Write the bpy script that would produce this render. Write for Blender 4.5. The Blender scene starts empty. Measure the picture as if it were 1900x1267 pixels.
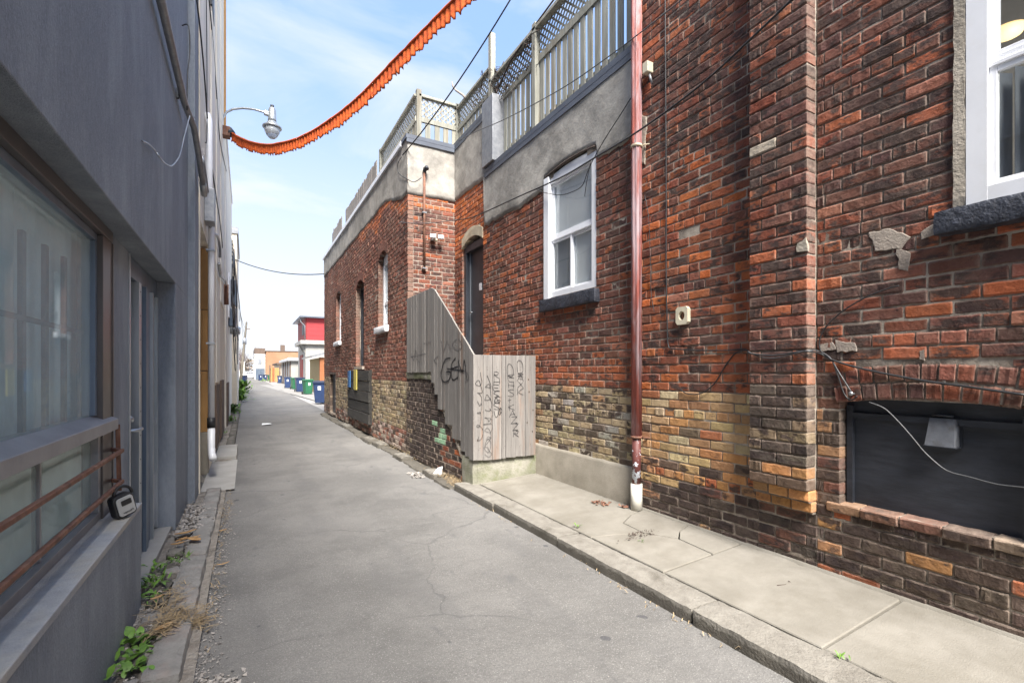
import bpy, bmesh, math, random
from math import sin, cos, pi, radians, sqrt, atan2, exp
from mathutils import Vector, Matrix, noise
random.seed(7)
S = bpy.context.scene
COL = S.collection

# ------------------------------------------------------------------ camera, world, sun, exposure
F = 888.0; EYE = 1.5; TH = math.atan(493 / 888.0)
cd = bpy.data.cameras.new('camera'); cam = bpy.data.objects.new('camera', cd); COL.objects.link(cam)
cam.location = (0, 0, EYE); cam.rotation_euler = (pi / 2, 0, -TH)
cd.sensor_width = 36; cd.lens = F / 1900 * 36; cd.shift_y = 56.5 / 1900; cd.clip_start = 0.02; cd.clip_end = 3000
S.camera = cam

world = bpy.data.worlds.new('World'); S.world = world; world.use_nodes = True
wn = world.node_tree.nodes; wl = world.node_tree.links
for n in list(wn): wn.remove(n)
SUN_EL, SUN_AZ = radians(52), radians(192)       # azimuth clockwise from +Y: the sun stands behind the left roofs
out = wn.new('ShaderNodeOutputWorld'); bg = wn.new('ShaderNodeBackground'); bg.inputs[1].default_value = 0.073
sky = wn.new('ShaderNodeTexSky'); sky.sky_type = 'NISHITA'; sky.sun_disc = False
sky.sun_elevation = SUN_EL; sky.sun_rotation = SUN_AZ; sky.air_density = 1.0; sky.dust_density = 0.6; sky.ozone_density = 1.6
tc = wn.new('ShaderNodeTexCoord'); sep = wn.new('ShaderNodeSeparateXYZ'); wl.new(tc.outputs['Generated'], sep.inputs[0])
mp = wn.new('ShaderNodeMapping'); mp.inputs['Scale'].default_value = (1.0, 1.0, 2.4); wl.new(tc.outputs['Generated'], mp.inputs[0])
nz = wn.new('ShaderNodeTexNoise'); nz.inputs['Scale'].default_value = 2.3; nz.inputs['Detail'].default_value = 9; nz.inputs['Roughness'].default_value = 0.55
nz.inputs['Distortion'].default_value = 0.5
wl.new(mp.outputs[0], nz.inputs['Vector'])
cr = wn.new('ShaderNodeMapRange'); cr.inputs[1].default_value = 0.40; cr.inputs[2].default_value = 0.70; cr.inputs[3].default_value = 0.02; cr.inputs[4].default_value = 0.85
wl.new(nz.outputs[0], cr.inputs[0])
hz = wn.new('ShaderNodeMapRange'); hz.inputs[1].default_value = 0.0; hz.inputs[2].default_value = 0.62; hz.inputs[3].default_value = 0.95; hz.inputs[4].default_value = 0.0
hz.interpolation_type = 'SMOOTHSTEP'
wl.new(sep.outputs[2], hz.inputs[0])
mx = wn.new('ShaderNodeMath'); mx.operation = 'MAXIMUM'; wl.new(cr.outputs[0], mx.inputs[0]); wl.new(hz.outputs[0], mx.inputs[1])
mix = wn.new('ShaderNodeMixRGB'); wl.new(mx.outputs[0], mix.inputs[0])
SKYW = 3.75
blu = wn.new('ShaderNodeMixRGB'); blu.inputs[0].default_value = 0.62; wl.new(sky.outputs[0], blu.inputs[1]); blu.inputs[2].default_value = (1.75, 2.75, 4.9, 1)
wl.new(blu.outputs[0], mix.inputs[1]); mix.inputs[2].default_value = (SKYW * .97, SKYW * 0.995, SKYW * 1.04, 1)
wl.new(mix.outputs[0], bg.inputs[0]); wl.new(bg.outputs[0], out.inputs[0])

sd = bpy.data.lights.new('sun', 'SUN'); sun = bpy.data.objects.new('sun', sd); COL.objects.link(sun)
sd.energy = 3.7; sd.angle = radians(24); sd.color = (1.0, 0.95, 0.88)
dirv = Vector((sin(SUN_AZ) * cos(SUN_EL), cos(SUN_AZ) * cos(SUN_EL), sin(SUN_EL)))
sun.rotation_euler = dirv.to_track_quat('Z', 'Y').to_euler()
S.view_settings.view_transform = 'Standard'; S.view_settings.look = 'None'; S.view_settings.exposure = 2.02; S.view_settings.gamma = 1
S.view_settings.use_curve_mapping = False
S.cycles.max_bounces = 8; S.cycles.diffuse_bounces = 5; S.cycles.transparent_max_bounces = 12

# ------------------------------------------------------------------ real-world points measured off the photograph
def ray(u, v):
    a = (u - 950) / F
    return Vector((sin(TH) + a * cos(TH), cos(TH) - a * sin(TH), (690 - v) / F))
def at(u, v, X=None, Y=None, Z=None, t=None):
    r = ray(u, v)
    if X is not None: t = X / r.x
    elif Y is not None: t = Y / r.y
    elif Z is not None: t = (Z - EYE) / r.z
    return Vector((0, 0, EYE)) + r * t
def px(p):
    x, y = p[0], p[1]
    f = x * sin(TH) + y * cos(TH); r = x * cos(TH) - y * sin(TH)
    if f < 0.05: return None
    return (950 + F * r / f, 690 - F * (p[2] - EYE) / f, f)

# ------------------------------------------------------------------ naming helpers
def tag(o, label=None, cat=None, group=None, kind=None):
    if label: o['label'] = label
    if cat: o['category'] = cat
    if group: o['group'] = group
    if kind: o['kind'] = kind
    return o
def thing(name, label, cat, loc=(0, 0, 0), rz=0, group=None):
    o = bpy.data.objects.new(name, None); COL.objects.link(o); o.location = loc; o.rotation_euler = (0, 0, rz); o.empty_display_size = 0.2
    return tag(o, label, cat, group)
def org(o):
    v = Vector((0, 0, 0))
    while o is not None: v += Vector(o.location); o = o.parent
    return v
def link(name, me, m=None, parent=None, loc=None):
    o = bpy.data.objects.new(name, me); COL.objects.link(o)
    if m is not None and not me.materials: me.materials.append(m)
    if parent is not None: o.parent = parent
    if loc is not None: o.location = loc
    return o
def copy_tree(o, parent=None):
    c = o.copy(); COL.objects.link(c)
    if parent is not None: c.parent = parent
    for ch in [k for k in KIDS.get(o.name, [])]: copy_tree(ch, c)
    return c
KIDS = {}
def register(o):
    for x in list(bpy.data.objects):
        if x.parent is o: KIDS.setdefault(o.name, []).append(x); register(x)

class MB:
    def __init__(s): s.v = []; s.f = []; s.c = []; s.uv = []; s.smooth = []
    def add(s, vs, fs, col=None, smooth=False):
        b = len(s.v); s.v += [tuple(x) for x in vs]
        for f in fs: s.f.append([b + i for i in f]); s.smooth.append(smooth)
        s.c += [col or (1, 1, 1, 1)] * len(vs)
        return s
    def box(s, a, b, col=None):
        x0, x1 = sorted((a[0], b[0])); y0, y1 = sorted((a[1], b[1])); z0, z1 = sorted((a[2], b[2]))
        return s.add([(x0,y0,z0),(x1,y0,z0),(x1,y1,z0),(x0,y1,z0),(x0,y0,z1),(x1,y0,z1),(x1,y1,z1),(x0,y1,z1)],
            [(0,3,2,1),(4,5,6,7),(0,1,5,4),(1,2,6,5),(2,3,7,6),(3,0,4,7)], col)
    def obox(s, p, q, w, h, up=(0, 0, 1), col=None):
        p, q = Vector(p), Vector(q); d = (q - p).normalized(); up = Vector(up)
        if abs(d.dot(up)) > .99: up = Vector((0, 1, 0))
        a = d.cross(up).normalized(); b = a.cross(d).normalized(); vs = []
        for e in (p, q):
            for i, j in ((-1,-1),(1,-1),(1,1),(-1,1)): vs.append(e + a * (i * w / 2) + b * (j * h / 2))
        return s.add(vs, [(0,1,2,3),(7,6,5,4),(0,4,5,1),(1,5,6,2),(2,6,7,3),(3,7,4,0)], col)
    def tube(s, pts, r, n=8, col=None, caps=True):
        pts = [Vector(p) for p in pts]; N = len(pts); vs = []; prev = None
        for i, p in enumerate(pts):
            d = (pts[min(i + 1, N - 1)] - pts[max(i - 1, 0)]).normalized()
            if prev is None:
                a = d.cross(Vector((0, 0, 1)));
                if a.length < .05: a = d.cross(Vector((0, 1, 0)))
            else: a = prev - d * prev.dot(d)
            a.normalize(); prev = a; b = d.cross(a); rr = r[i] if isinstance(r, (list, tuple)) else r
            for k in range(n): t = 2 * pi * k / n; vs.append(p + a * (cos(t) * rr) + b * (sin(t) * rr))
        fs = [(i*n+k, i*n+(k+1)%n, (i+1)*n+(k+1)%n, (i+1)*n+k) for i in range(N-1) for k in range(n)]
        if caps: fs += [tuple(range(n))[::-1], tuple((N-1)*n+k for k in range(n))]
        return s.add(vs, fs, col, True)
    def lathe(s, c, prof, n=20, col=None):
        vs = []; c = Vector(c)
        for r, z in prof:
            for k in range(n): t = 2*pi*k/n; vs.append(c + Vector((r*cos(t), r*sin(t), z)))
        fs = [(i*n+k, i*n+(k+1)%n, (i+1)*n+(k+1)%n, (i+1)*n+k) for i in range(len(prof)-1) for k in range(n)]
        fs += [tuple(range(n))[::-1], tuple((len(prof)-1)*n+k for k in range(n))]
        return s.add(vs, fs, col, True)
    def prism(s, poly, lo, hi, axis='X', col=None):
        # poly of 2-D points (the two other axes in order), extruded from lo to hi along axis
        def P(a, b, h):
            return (h, a, b) if axis == 'X' else ((a, h, b) if axis == 'Y' else (a, b, h))
        n = len(poly); vs = [P(a, b, lo) for a, b in poly] + [P(a, b, hi) for a, b in poly]
        return s.add(vs, [tuple(range(n)), tuple(range(2*n-1, n-1, -1))] + [(i, n+i, n+(i+1)%n, (i+1)%n) for i in range(n)], col)
    def quad(s, a, b, c, d, col=None): return s.add([a, b, c, d], [(0, 1, 2, 3)], col)
    def build(s, name, m, parent=None, bevel=0, kind=None, label=None, recalc=True):
        o0 = org(parent) if parent is not None else Vector((0, 0, 0))
        me = bpy.data.meshes.new(name)
        me.from_pydata([(x - o0.x, y - o0.y, z - o0.z) for x, y, z in s.v], [], s.f)
        if recalc or bevel:
            bm = bmesh.new(); bm.from_mesh(me)
            if recalc: bmesh.ops.recalc_face_normals(bm, faces=bm.faces)
            bm.to_mesh(me); bm.free()
        for p, sm in zip(me.polygons, s.smooth): p.use_smooth = sm
        if getattr(s, 'sharp', 0): me.set_sharp_from_angle(angle=radians(s.sharp))
        if any(c != (1, 1, 1, 1) for c in s.c):
            ca = me.color_attributes.new('col', 'FLOAT_COLOR', 'POINT')
            ca.data.foreach_set('color', [x for c in s.c for x in c])
        o = link(name, me, m, parent)
        if bevel:
            b = o.modifiers.new('b', 'BEVEL'); b.width = bevel; b.segments = 2; b.limit_method = 'ANGLE'; b.angle_limit = radians(40)
        if kind: o['kind'] = kind
        if label: o['label'] = label
        return o

def fn(x, y=0., z=0., s=1.): return noise.noise(Vector((x * s, y * s, z * s)))      # -1..1

# ------------------------------------------------------------------ materials
def newmat(name):
    m = bpy.data.materials.new(name); m.use_nodes = True; nt = m.node_tree; nt.nodes.clear()
    o = nt.nodes.new('ShaderNodeOutputMaterial'); b = nt.nodes.new('ShaderNodeBsdfPrincipled'); nt.links.new(b.outputs[0], o.inputs[0])
    return m, nt, b
def coords(nt, scale=(1, 1, 1), rnd=False, local=False):
    mp = nt.nodes.new('ShaderNodeMapping'); mp.inputs['Scale'].default_value = scale
    if local: g = nt.nodes.new('ShaderNodeTexCoord').outputs['Object']
    else: g = nt.nodes.new('ShaderNodeNewGeometry').outputs['Position']
    if rnd:
        oi = nt.nodes.new('ShaderNodeObjectInfo'); mu = nt.nodes.new('ShaderNodeVectorMath'); mu.operation = 'SCALE'
        cx = nt.nodes.new('ShaderNodeCombineXYZ')
        for i in range(3): nt.links.new(oi.outputs['Random'], cx.inputs[i])
        mu.inputs['Scale'].default_value = 37; nt.links.new(cx.outputs[0], mu.inputs[0])
        ad = nt.nodes.new('ShaderNodeVectorMath'); ad.operation = 'ADD'; nt.links.new(g, ad.inputs[0]); nt.links.new(mu.outputs[0], ad.inputs[1]); g = ad.outputs[0]
    nt.links.new(g, mp.inputs[0]); return mp.outputs[0]
def noi(nt, vec, scale, detail=6, rough=.6, lo=.35, hi=.65, dist=0):
    n = nt.nodes.new('ShaderNodeTexNoise'); n.inputs['Scale'].default_value = scale; n.inputs['Detail'].default_value = detail
    n.inputs['Roughness'].default_value = rough; n.inputs['Distortion'].default_value = dist; nt.links.new(vec, n.inputs['Vector'])
    r = nt.nodes.new('ShaderNodeMapRange'); r.inputs[1].default_value = lo; r.inputs[2].default_value = hi; nt.links.new(n.outputs[0], r.inputs[0])
    return r.outputs[0]
def mixc(nt, fac, a, b, mode='MIX'):
    m = nt.nodes.new('ShaderNodeMixRGB'); m.blend_type = mode
    for i, x in ((0, fac), (1, a), (2, b)):
        if isinstance(x, (int, float)): m.inputs[i].default_value = x
        elif isinstance(x, tuple): m.inputs[i].default_value = (*x[:3], 1)
        else: nt.links.new(x, m.inputs[i])
    return m.outputs[0]
def mth(nt, op, a, b=0.):
    m = nt.nodes.new('ShaderNodeMath'); m.operation = op
    for i, x in ((0, a), (1, b)):
        if isinstance(x, (int, float)): m.inputs[i].default_value = x
        else: nt.links.new(x, m.inputs[i])
    return m.outputs[0]
def bump(nt, b, h, strength=.4, dist=.01, prev=None):
    n = nt.nodes.new('ShaderNodeBump'); n.inputs['Strength'].default_value = strength; n.inputs['Distance'].default_value = dist
    nt.links.new(h, n.inputs['Height'])
    if prev is not None: nt.links.new(prev, n.inputs['Normal'])
    nt.links.new(n.outputs[0], b.inputs['Normal']); return n.outputs[0]
def mat(name, c1, c2=None, scale=6, stretch=(1, 1, 1), rough=.8, metal=0, c3=None, s3=1.5, f3=.6, lo=.35, hi=.65, lo3=.5, hi3=.7, bs=40, bst=.3, bd=.004, rnd=False, objcol=0., spec=.5, local=False):
    """two-tone noise base, an optional third large stain tone, fine bump"""
    m, nt, b = newmat(name); v = coords(nt, stretch, rnd, local); col = (*c1, 1)
    if c2 is None: c2 = tuple(x * .8 for x in c1)
    c = mixc(nt, noi(nt, v, scale, 7, .65, lo, hi), c1, c2)
    if c3 is not None:
        f = noi(nt, v, s3, 6, .65, lo3, hi3, .3); f = mth(nt, 'MULTIPLY', f, f3); c = mixc(nt, f, c, c3)
    if objcol:
        oi = nt.nodes.new('ShaderNodeObjectInfo'); r = nt.nodes.new('ShaderNodeMapRange'); r.inputs[3].default_value = 1 - objcol; r.inputs[4].default_value = 1 + objcol
        nt.links.new(oi.outputs['Random'], r.inputs[0]); g = nt.nodes.new('ShaderNodeCombineXYZ')
        for i in range(3): nt.links.new(r.outputs[0], g.inputs[i])
        c = mixc(nt, 1., c, g.outputs[0], 'MULTIPLY')
    nt.links.new(c, b.inputs['Base Color']); b.inputs['Roughness'].default_value = rough; b.inputs['Metallic'].default_value = metal
    b.inputs['Specular IOR Level'].default_value = spec
    if bst: bump(nt, b, noi(nt, v, bs, 4, .6, .2, .8), bst, bd)
    return m
def brickmat(name, attr):
    m, nt, b = newmat(name)
    if attr:
        a = nt.nodes.new('ShaderNodeVertexColor'); a.layer_name = 'col'; C, A = a.outputs['Color'], a.outputs['Alpha']
    else:
        a = nt.nodes.new('ShaderNodeObjectInfo'); C, A = a.outputs['Color'], a.outputs['Alpha']
    v = coords(nt, (1, 1, 1)); v2 = coords(nt, (1, 1, 2.2))
    al = nt.nodes.new('ShaderNodeAttribute'); al.attribute_name = 'unit'; sx = nt.nodes.new('ShaderNodeSeparateXYZ'); nt.links.new(al.outputs['Vector'], sx.inputs[0])
    ex = mth(nt, 'MULTIPLY', mth(nt, 'SUBTRACT', mth(nt, 'ABSOLUTE', sx.outputs[0]), .36), 7.); ez = mth(nt, 'MULTIPLY', mth(nt, 'SUBTRACT', mth(nt, 'ABSOLUTE', sx.outputs[2]), .26), 4.2)
    edge = mth(nt, 'MINIMUM', mth(nt, 'MAXIMUM', mth(nt, 'MAXIMUM', ex, ez), 0.), 1.)
    c = mixc(nt, mth(nt, 'MULTIPLY', noi(nt, v, 34, 7, .7, .3, .7), .5), C, mixc(nt, 1., C, (.50, .42, .40), 'MULTIPLY'))
    bn = mth(nt, 'ADD', noi(nt, v2, 8.5, 5, .65, .36, .66), mth(nt, 'SUBTRACT', A, mth(nt, 'ADD', .98, mth(nt, 'MULTIPLY', edge, .22))))      # fire-flash blotches, amount in alpha
    bn = nt.nodes.new('ShaderNodeClamp').outputs[0] if False else mth(nt, 'MINIMUM', mth(nt, 'MAXIMUM', mth(nt, 'MULTIPLY', bn, 2.6), 0), .93)
    c = mixc(nt, bn, c, (.042, .030, .029))
    lt = mth(nt, 'MULTIPLY', mth(nt, 'MINIMUM', 1., mth(nt, 'MAXIMUM', 0., mth(nt, 'ADD', mth(nt, 'MULTIPLY', edge, .62), mth(nt, 'SUBTRACT', mth(nt, 'ADD', noi(nt, v, 19, 8, .75, .2, .8), mth(nt, 'MULTIPLY', noi(nt, v, .8, 3, .5, .35, .65), .34)), .885)))), .85)                              # lime and mortar smears
    c = mixc(nt, lt, c, (.36, .29, .235))
    lw = mth(nt, 'MULTIPLY', noi(nt, v, 130, 4, .7, .58, .72), .3); c = mixc(nt, lw, c, (.35, .26, .20))
    dk = mth(nt, 'MULTIPLY', noi(nt, coords(nt, (1, 1, .42)), 1.9, 7, .65, .47, .74), .50); c = mixc(nt, dk, c, mixc(nt, 1., c, (.30, .26, .26), 'MULTIPLY'))
    ds = mth(nt, 'MULTIPLY', noi(nt, v, 5, 8, .7, .40, .75), .32); c = mixc(nt, ds, c, (.25, .175, .135))
    nt.links.new(c, b.inputs['Base Color']); b.inputs['Roughness'].default_value = .88; b.inputs['Specular IOR Level'].default_value = .25
    n1 = bump(nt, b, noi(nt, v, 60, 6, .7, .2, .8), .55, .006); bump(nt, b, noi(nt, v, 18, 4, .6, .3, .7), .4, .012, n1)
    return m
def glass(name, tint=(.8, .87, .87), refl=.25, rough=.0, trans=.9, haze=0., hcol=(.55, .66, .70)):
    m, nt, b = newmat(name); nt.nodes.remove(b); o = [n for n in nt.nodes if n.type == 'OUTPUT_MATERIAL'][0]
    t = nt.nodes.new('ShaderNodeBsdfTransparent'); t.inputs[0].default_value = (*[x * trans for x in tint], 1)
    g = nt.nodes.new('ShaderNodeBsdfGlossy'); g.inputs['Roughness'].default_value = rough; g.inputs[0].default_value = (.95, .98, 1, 1)
    fr = nt.nodes.new('ShaderNodeLayerWeight'); fr.inputs[0].default_value = .5
    f = mth(nt, 'MINIMUM', mth(nt, 'ADD', mth(nt, 'MULTIPLY', mth(nt, 'POWER', fr.outputs['Facing'], 6.), .45), refl), 1.)
    mx = nt.nodes.new('ShaderNodeMixShader'); nt.links.new(f, mx.inputs[0]); nt.links.new(t.outputs[0], mx.inputs[1]); nt.links.new(g.outputs[0], mx.inputs[2])
    if haze:
        d = nt.nodes.new('ShaderNodeBsdfDiffuse'); d.inputs[0].default_value = (*hcol, 1); v = coords(nt, (1, 1, .35))
        h = mth(nt, 'MULTIPLY', mth(nt, 'ADD', mth(nt, 'MULTIPLY', noi(nt, v, 3, 7, .7, .3, .7), .5), .65), haze)
        m2 = nt.nodes.new('ShaderNodeMixShader'); nt.links.new(h, m2.inputs[0]); nt.links.new(mx.outputs[0], m2.inputs[1]); nt.links.new(d.outputs[0], m2.inputs[2]); mx = m2
    nt.links.new(mx.outputs[0], o.inputs[0]); return m

M = {}
M['brick'] = brickmat('brick', False); M['brick_all'] = brickmat('brick_joined', True)
M['mortar'] = mat('mortar', (.22, .18, .145), (.105, .085, .07), 9, c3=(.46, .40, .33), s3=2.6, f3=.9, lo3=.45, hi3=.62, rough=.95, bs=90, bst=.7, bd=.006)
M['mortar_light'] = mat('mortar_light', (.42, .36, .30), (.26, .22, .19), 7, c3=(.12, .10, .085), s3=2.5, f3=.6, rough=.95, bs=90, bst=.7, bd=.006)
M['stucco_cement'] = mat('cement_render', (.43, .405, .365), (.26, .245, .22), 4.2, c3=(.15, .14, .125), s3=1.5, f3=.75, lo3=.46, hi3=.68, rough=.93, bs=22, bst=.28, bd=.012)
M['parge'] = mat('parging', (.46, .41, .34), (.30, .26, .21), 5, c3=(.17, .15, .12), s3=1.3, f3=.6, rough=.95, bs=50, bst=.6, bd=.008)
M['plinth'] = mat('plinth_cement', (.36, .325, .27), (.26, .235, .19), 3, c3=(.15, .13, .10), s3=1.1, f3=.6, rough=.95, bs=60, bst=.4, bd=.006)
M['mossy'] = mat('mossy_concrete', (.30, .285, .24), (.19, .185, .14), 5, c3=(.12, .14, .05), s3=3.2, f3=.7, lo3=.44, hi3=.62, rough=.95, bs=45, bst=.6, bd=.01)
M['grey_stucco'] = mat('grey_stucco', (.225, .252, .292), (.175, .197, .232), 60, c3=(.36, .395, .44), s3=2.6, stretch=(1, 1, .3), f3=.55, lo3=.45, hi3=.68, rough=.72, bs=170, bst=1.0, bd=.006)
M['grey_sill'] = mat('painted_grey_ledge', (.33, .34, .36), (.26, .27, .285), 14, c3=(.42, .385, .32), s3=2.0, f3=.8, lo3=.45, hi3=.65, rough=.8, bs=120, bst=.6, bd=.003)
M['bronze'] = mat('bronze_frame', (.12, .105, .10), (.09, .08, .078), 4, rough=.38, metal=.3, bst=.05)
M['grey_rail'] = mat('grey_frame_paint', (.27, .265, .27), (.21, .205, .21), 5, rough=.4, bst=.1)
M['alu'] = mat('aluminium', (.50, .53, .56), (.34, .37, .40), 3, stretch=(1, 1, .3), rough=.35, metal=.7, bst=.1)
M['alu_blue'] = mat('dull_blue_grey_metal', (.16, .20, .26), (.10, .135, .18), 4, stretch=(1, 1, .25), rough=.4, metal=.35, bst=.1)
M['rust'] = mat('rusty_iron', (.22, .095, .055), (.11, .055, .04), 25, c3=(.33, .20, .14), s3=9, f3=.6, rough=.8, bs=80, bst=.5)
M['white_paint'] = mat('white_paint', (.80, .81, .84), (.74, .75, .78), 3, c3=(.62, .60, .55), s3=2.5, f3=.35, lo3=.55, hi3=.75, rough=.35, bst=.03)
M['cream_stone'] = mat('cream_stone', (.60, .52, .38), (.45, .38, .27), 6, rough=.9, bst=.4)
M['black_stone'] = mat('black_painted_rock_stone', (.040, .045, .062), (.020, .022, .030), 18, c3=(.10, .11, .14), s3=30, f3=.5, lo3=.55, hi3=.75, rough=.55, bs=30, bst=.6, bd=.012)
M['black_board'] = mat('black_painted_plywood', (.034, .038, .048), (.020, .023, .030), 7, stretch=(1, .8, 3.5), c3=(.062, .070, .090), s3=2.0, f3=.6, lo3=.45, hi3=.7, rough=.5, bs=12, bst=.22, bd=.006)
M['dark_metal'] = mat('dark_metal', (.045, .05, .062), (.03, .034, .042), 5, rough=.45, metal=.2, bst=.1)
M['galv'] = mat('galvanised_steel', (.46, .48, .50), (.34, .36, .38), 12, c3=(.25, .25, .24), s3=6, f3=.5, rough=.4, metal=.75, bst=.1)
M['grey_pipe'] = mat('grey_pipe', (.30, .31, .33), (.20, .21, .23), 12, rough=.45, metal=.4, bst=.1)
M['coping'] = mat('slate_grey_coping', (.095, .11, .14), (.07, .08, .105), 4, rough=.5, bst=.1)
M['red_pipe'] = mat('red_drain_pipe', (.33, .085, .062), (.24, .075, .062), 6, stretch=(3, 3, .5), c3=(.42, .33, .35), s3=3.0, f3=.85, lo3=.42, hi3=.60, rough=.85, bst=.15)
M['maroon_pipe'] = mat('maroon_pipe_peeling', (.12, .035, .03), (.09, .028, .025), 8, c3=(.62, .66, .72), s3=9, f3=1.0, lo3=.535, hi3=.55, rough=.6, bst=.15)
M['pvc'] = mat('white_pvc', (.60, .585, .53), (.48, .46, .40), 5, c3=(.28, .24, .16), s3=4, f3=.5, rough=.45, bst=.05)
M['wood_grey'] = mat('weathered_grey_wood', (.27, .245, .225), (.175, .158, .147), 9, stretch=(3.2, 3.2, .22), c3=(.17, .11, .075), s3=2.4, f3=.65, lo3=.56, hi3=.72, rough=.88, bs=30, bst=.55, bd=.004, rnd=True, objcol=.16)
M['wood_panel'] = mat('weathered_pine_panel', (.215, .200, .186), (.14, .129, .120), 9, stretch=(3.2, 3.2, .22), c3=(.23, .115, .055), s3=1.9, f3=.6, lo3=.58, hi3=.74, rough=.88, bs=30, bst=.55, bd=.004, rnd=True, objcol=.20)
M['wood_green'] = mat('greenish_weathered_wood', (.345, .34, .29), (.225, .222, .185), 7, stretch=(3, 3, .25), c3=(.17, .115, .06), s3=2.2, f3=.6, lo3=.52, hi3=.68, rough=.88, bs=30, bst=.5, bd=.004, rnd=True, objcol=.2)
M['wood_black'] = mat('charred_black_boards', (.040, .037, .034), (.022, .02, .018), 9, stretch=(2, .3, 3), c3=(.09, .085, .07), s3=3, f3=.5, rough=.85, bs=30, bst=.6, rnd=True, objcol=.25)
M['plywood'] = mat('tan_plywood', (.47, .265, .095), (.36, .19, .065), 5, stretch=(1, 1, .3), rough=.8, bst=.2)
M['brown_board'] = mat('brown_board', (.15, .105, .08), (.09, .065, .052), 6, stretch=(2, 2, .3), rough=.85, bst=.4)
M['beige'] = mat('beige_wall_paint', (.78, .70, .57), (.68, .61, .50), 3, stretch=(1, 1, .4), c3=(.50, .45, .37), s3=1.0, f3=.45, rough=.85, bs=40, bst=.25)
M['cream_wall'] = mat('off_white_wall_paint', (.82, .78, .69), (.74, .70, .61), 2, stretch=(1, 1, .4), c3=(.40, .37, .33), s3=1.2, f3=.4, rough=.85, bst=.2)
M['asphalt'] = None
M['orange_cloth'] = mat('orange_cloth', (.58, .105, .010), (.36, .050, .006), 14, c3=(.24, .035, .008), s3=3.5, f3=.75, rough=.9, bst=.3, bs=60)
M['white_foam'] = mat('white_foam', (.82, .83, .84), (.75, .76, .78), 9, rough=.8, bst=.2)
M['wire'] = mat('black_cable', (.018, .018, .02), (.03, .03, .032), 9, rough=.5, bst=0)
M['wire_grey'] = mat('grey_cable', (.085, .088, .093), (.06, .062, .065), 9, rough=.45, bst=0)
M['ink'] = mat('black_marker', (.014, .014, .018), (.03, .028, .032), 30, rough=.55, bst=0)
M['ink_grey'] = mat('faded_marker', (.10, .095, .10), (.17, .155, .15), 30, rough=.7, bst=0)
M['white_ink'] = mat('white_marker', (.7, .7, .7), rough=.7, bst=0)
M['glass'] = glass('window_glass', (.97, .985, .985), refl=.07, trans=.98)
M['shop_glass'] = glass('shop_glass', (.90, .97, .98), refl=.045, trans=.98, haze=.22, hcol=(.82, .95, 1.))
M['dirty_glass'] = glass('hazy_glass', (.90, .96, .95), refl=.04, rough=.03, trans=.98, haze=.30, hcol=(.66, .76, .76))
M['inside'] = mat('interior_dark', (.03, .03, .033), rough=.9, bst=0)
M['blind'] = mat('white_blind', (.60, .61, .62), (.52, .53, .55), 2, rough=.85, bst=.05)
M['blind_grey'] = mat('grey_blind', (.20, .215, .235), (.15, .16, .18), 2, rough=.85, bst=.05)
M['room'] = mat('room_paint', (.62, .60, .56), rough=.9, bst=0)
M['leaf'] = mat('weed_leaf', (.125, .235, .030), (.07, .15, .02), 25, rough=.55, bst=.1, rnd=True, objcol=.3)
M['straw'] = mat('dry_straw', (.34, .26, .155), (.22, .155, .085), 20, rough=.9, bst=0, rnd=True, objcol=.2)
M['dry_leaf'] = mat('dry_leaf', (.50, .31, .14), (.30, .16, .06), 20, rough=.85, bst=.2)
M['twig'] = mat('dark_twig', (.075, .055, .045), rough=.9, bst=.2)
M['gravel'] = mat('gravel_chips', (.40, .37, .34), (.22, .20, .185), 45, rough=.9, bst=.3)
M['cream_plastic'] = mat('cream_plastic', (.66, .60, .45), rough=.5, bst=.05)
M['black_plastic'] = mat('black_plastic', (.02, .02, .022), rough=.5, bst=.2, bs=200)
M['silver_plastic'] = mat('silver_plastic', (.46, .47, .47), rough=.4, metal=.2, bst=.03)
M['vent_grey'] = mat('dull_vent_metal', (.16, .17, .19), (.10, .105, .12), 10, c3=(.07, .06, .05), s3=14, f3=.6, rough=.6, metal=.2, bst=.2)

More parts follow.
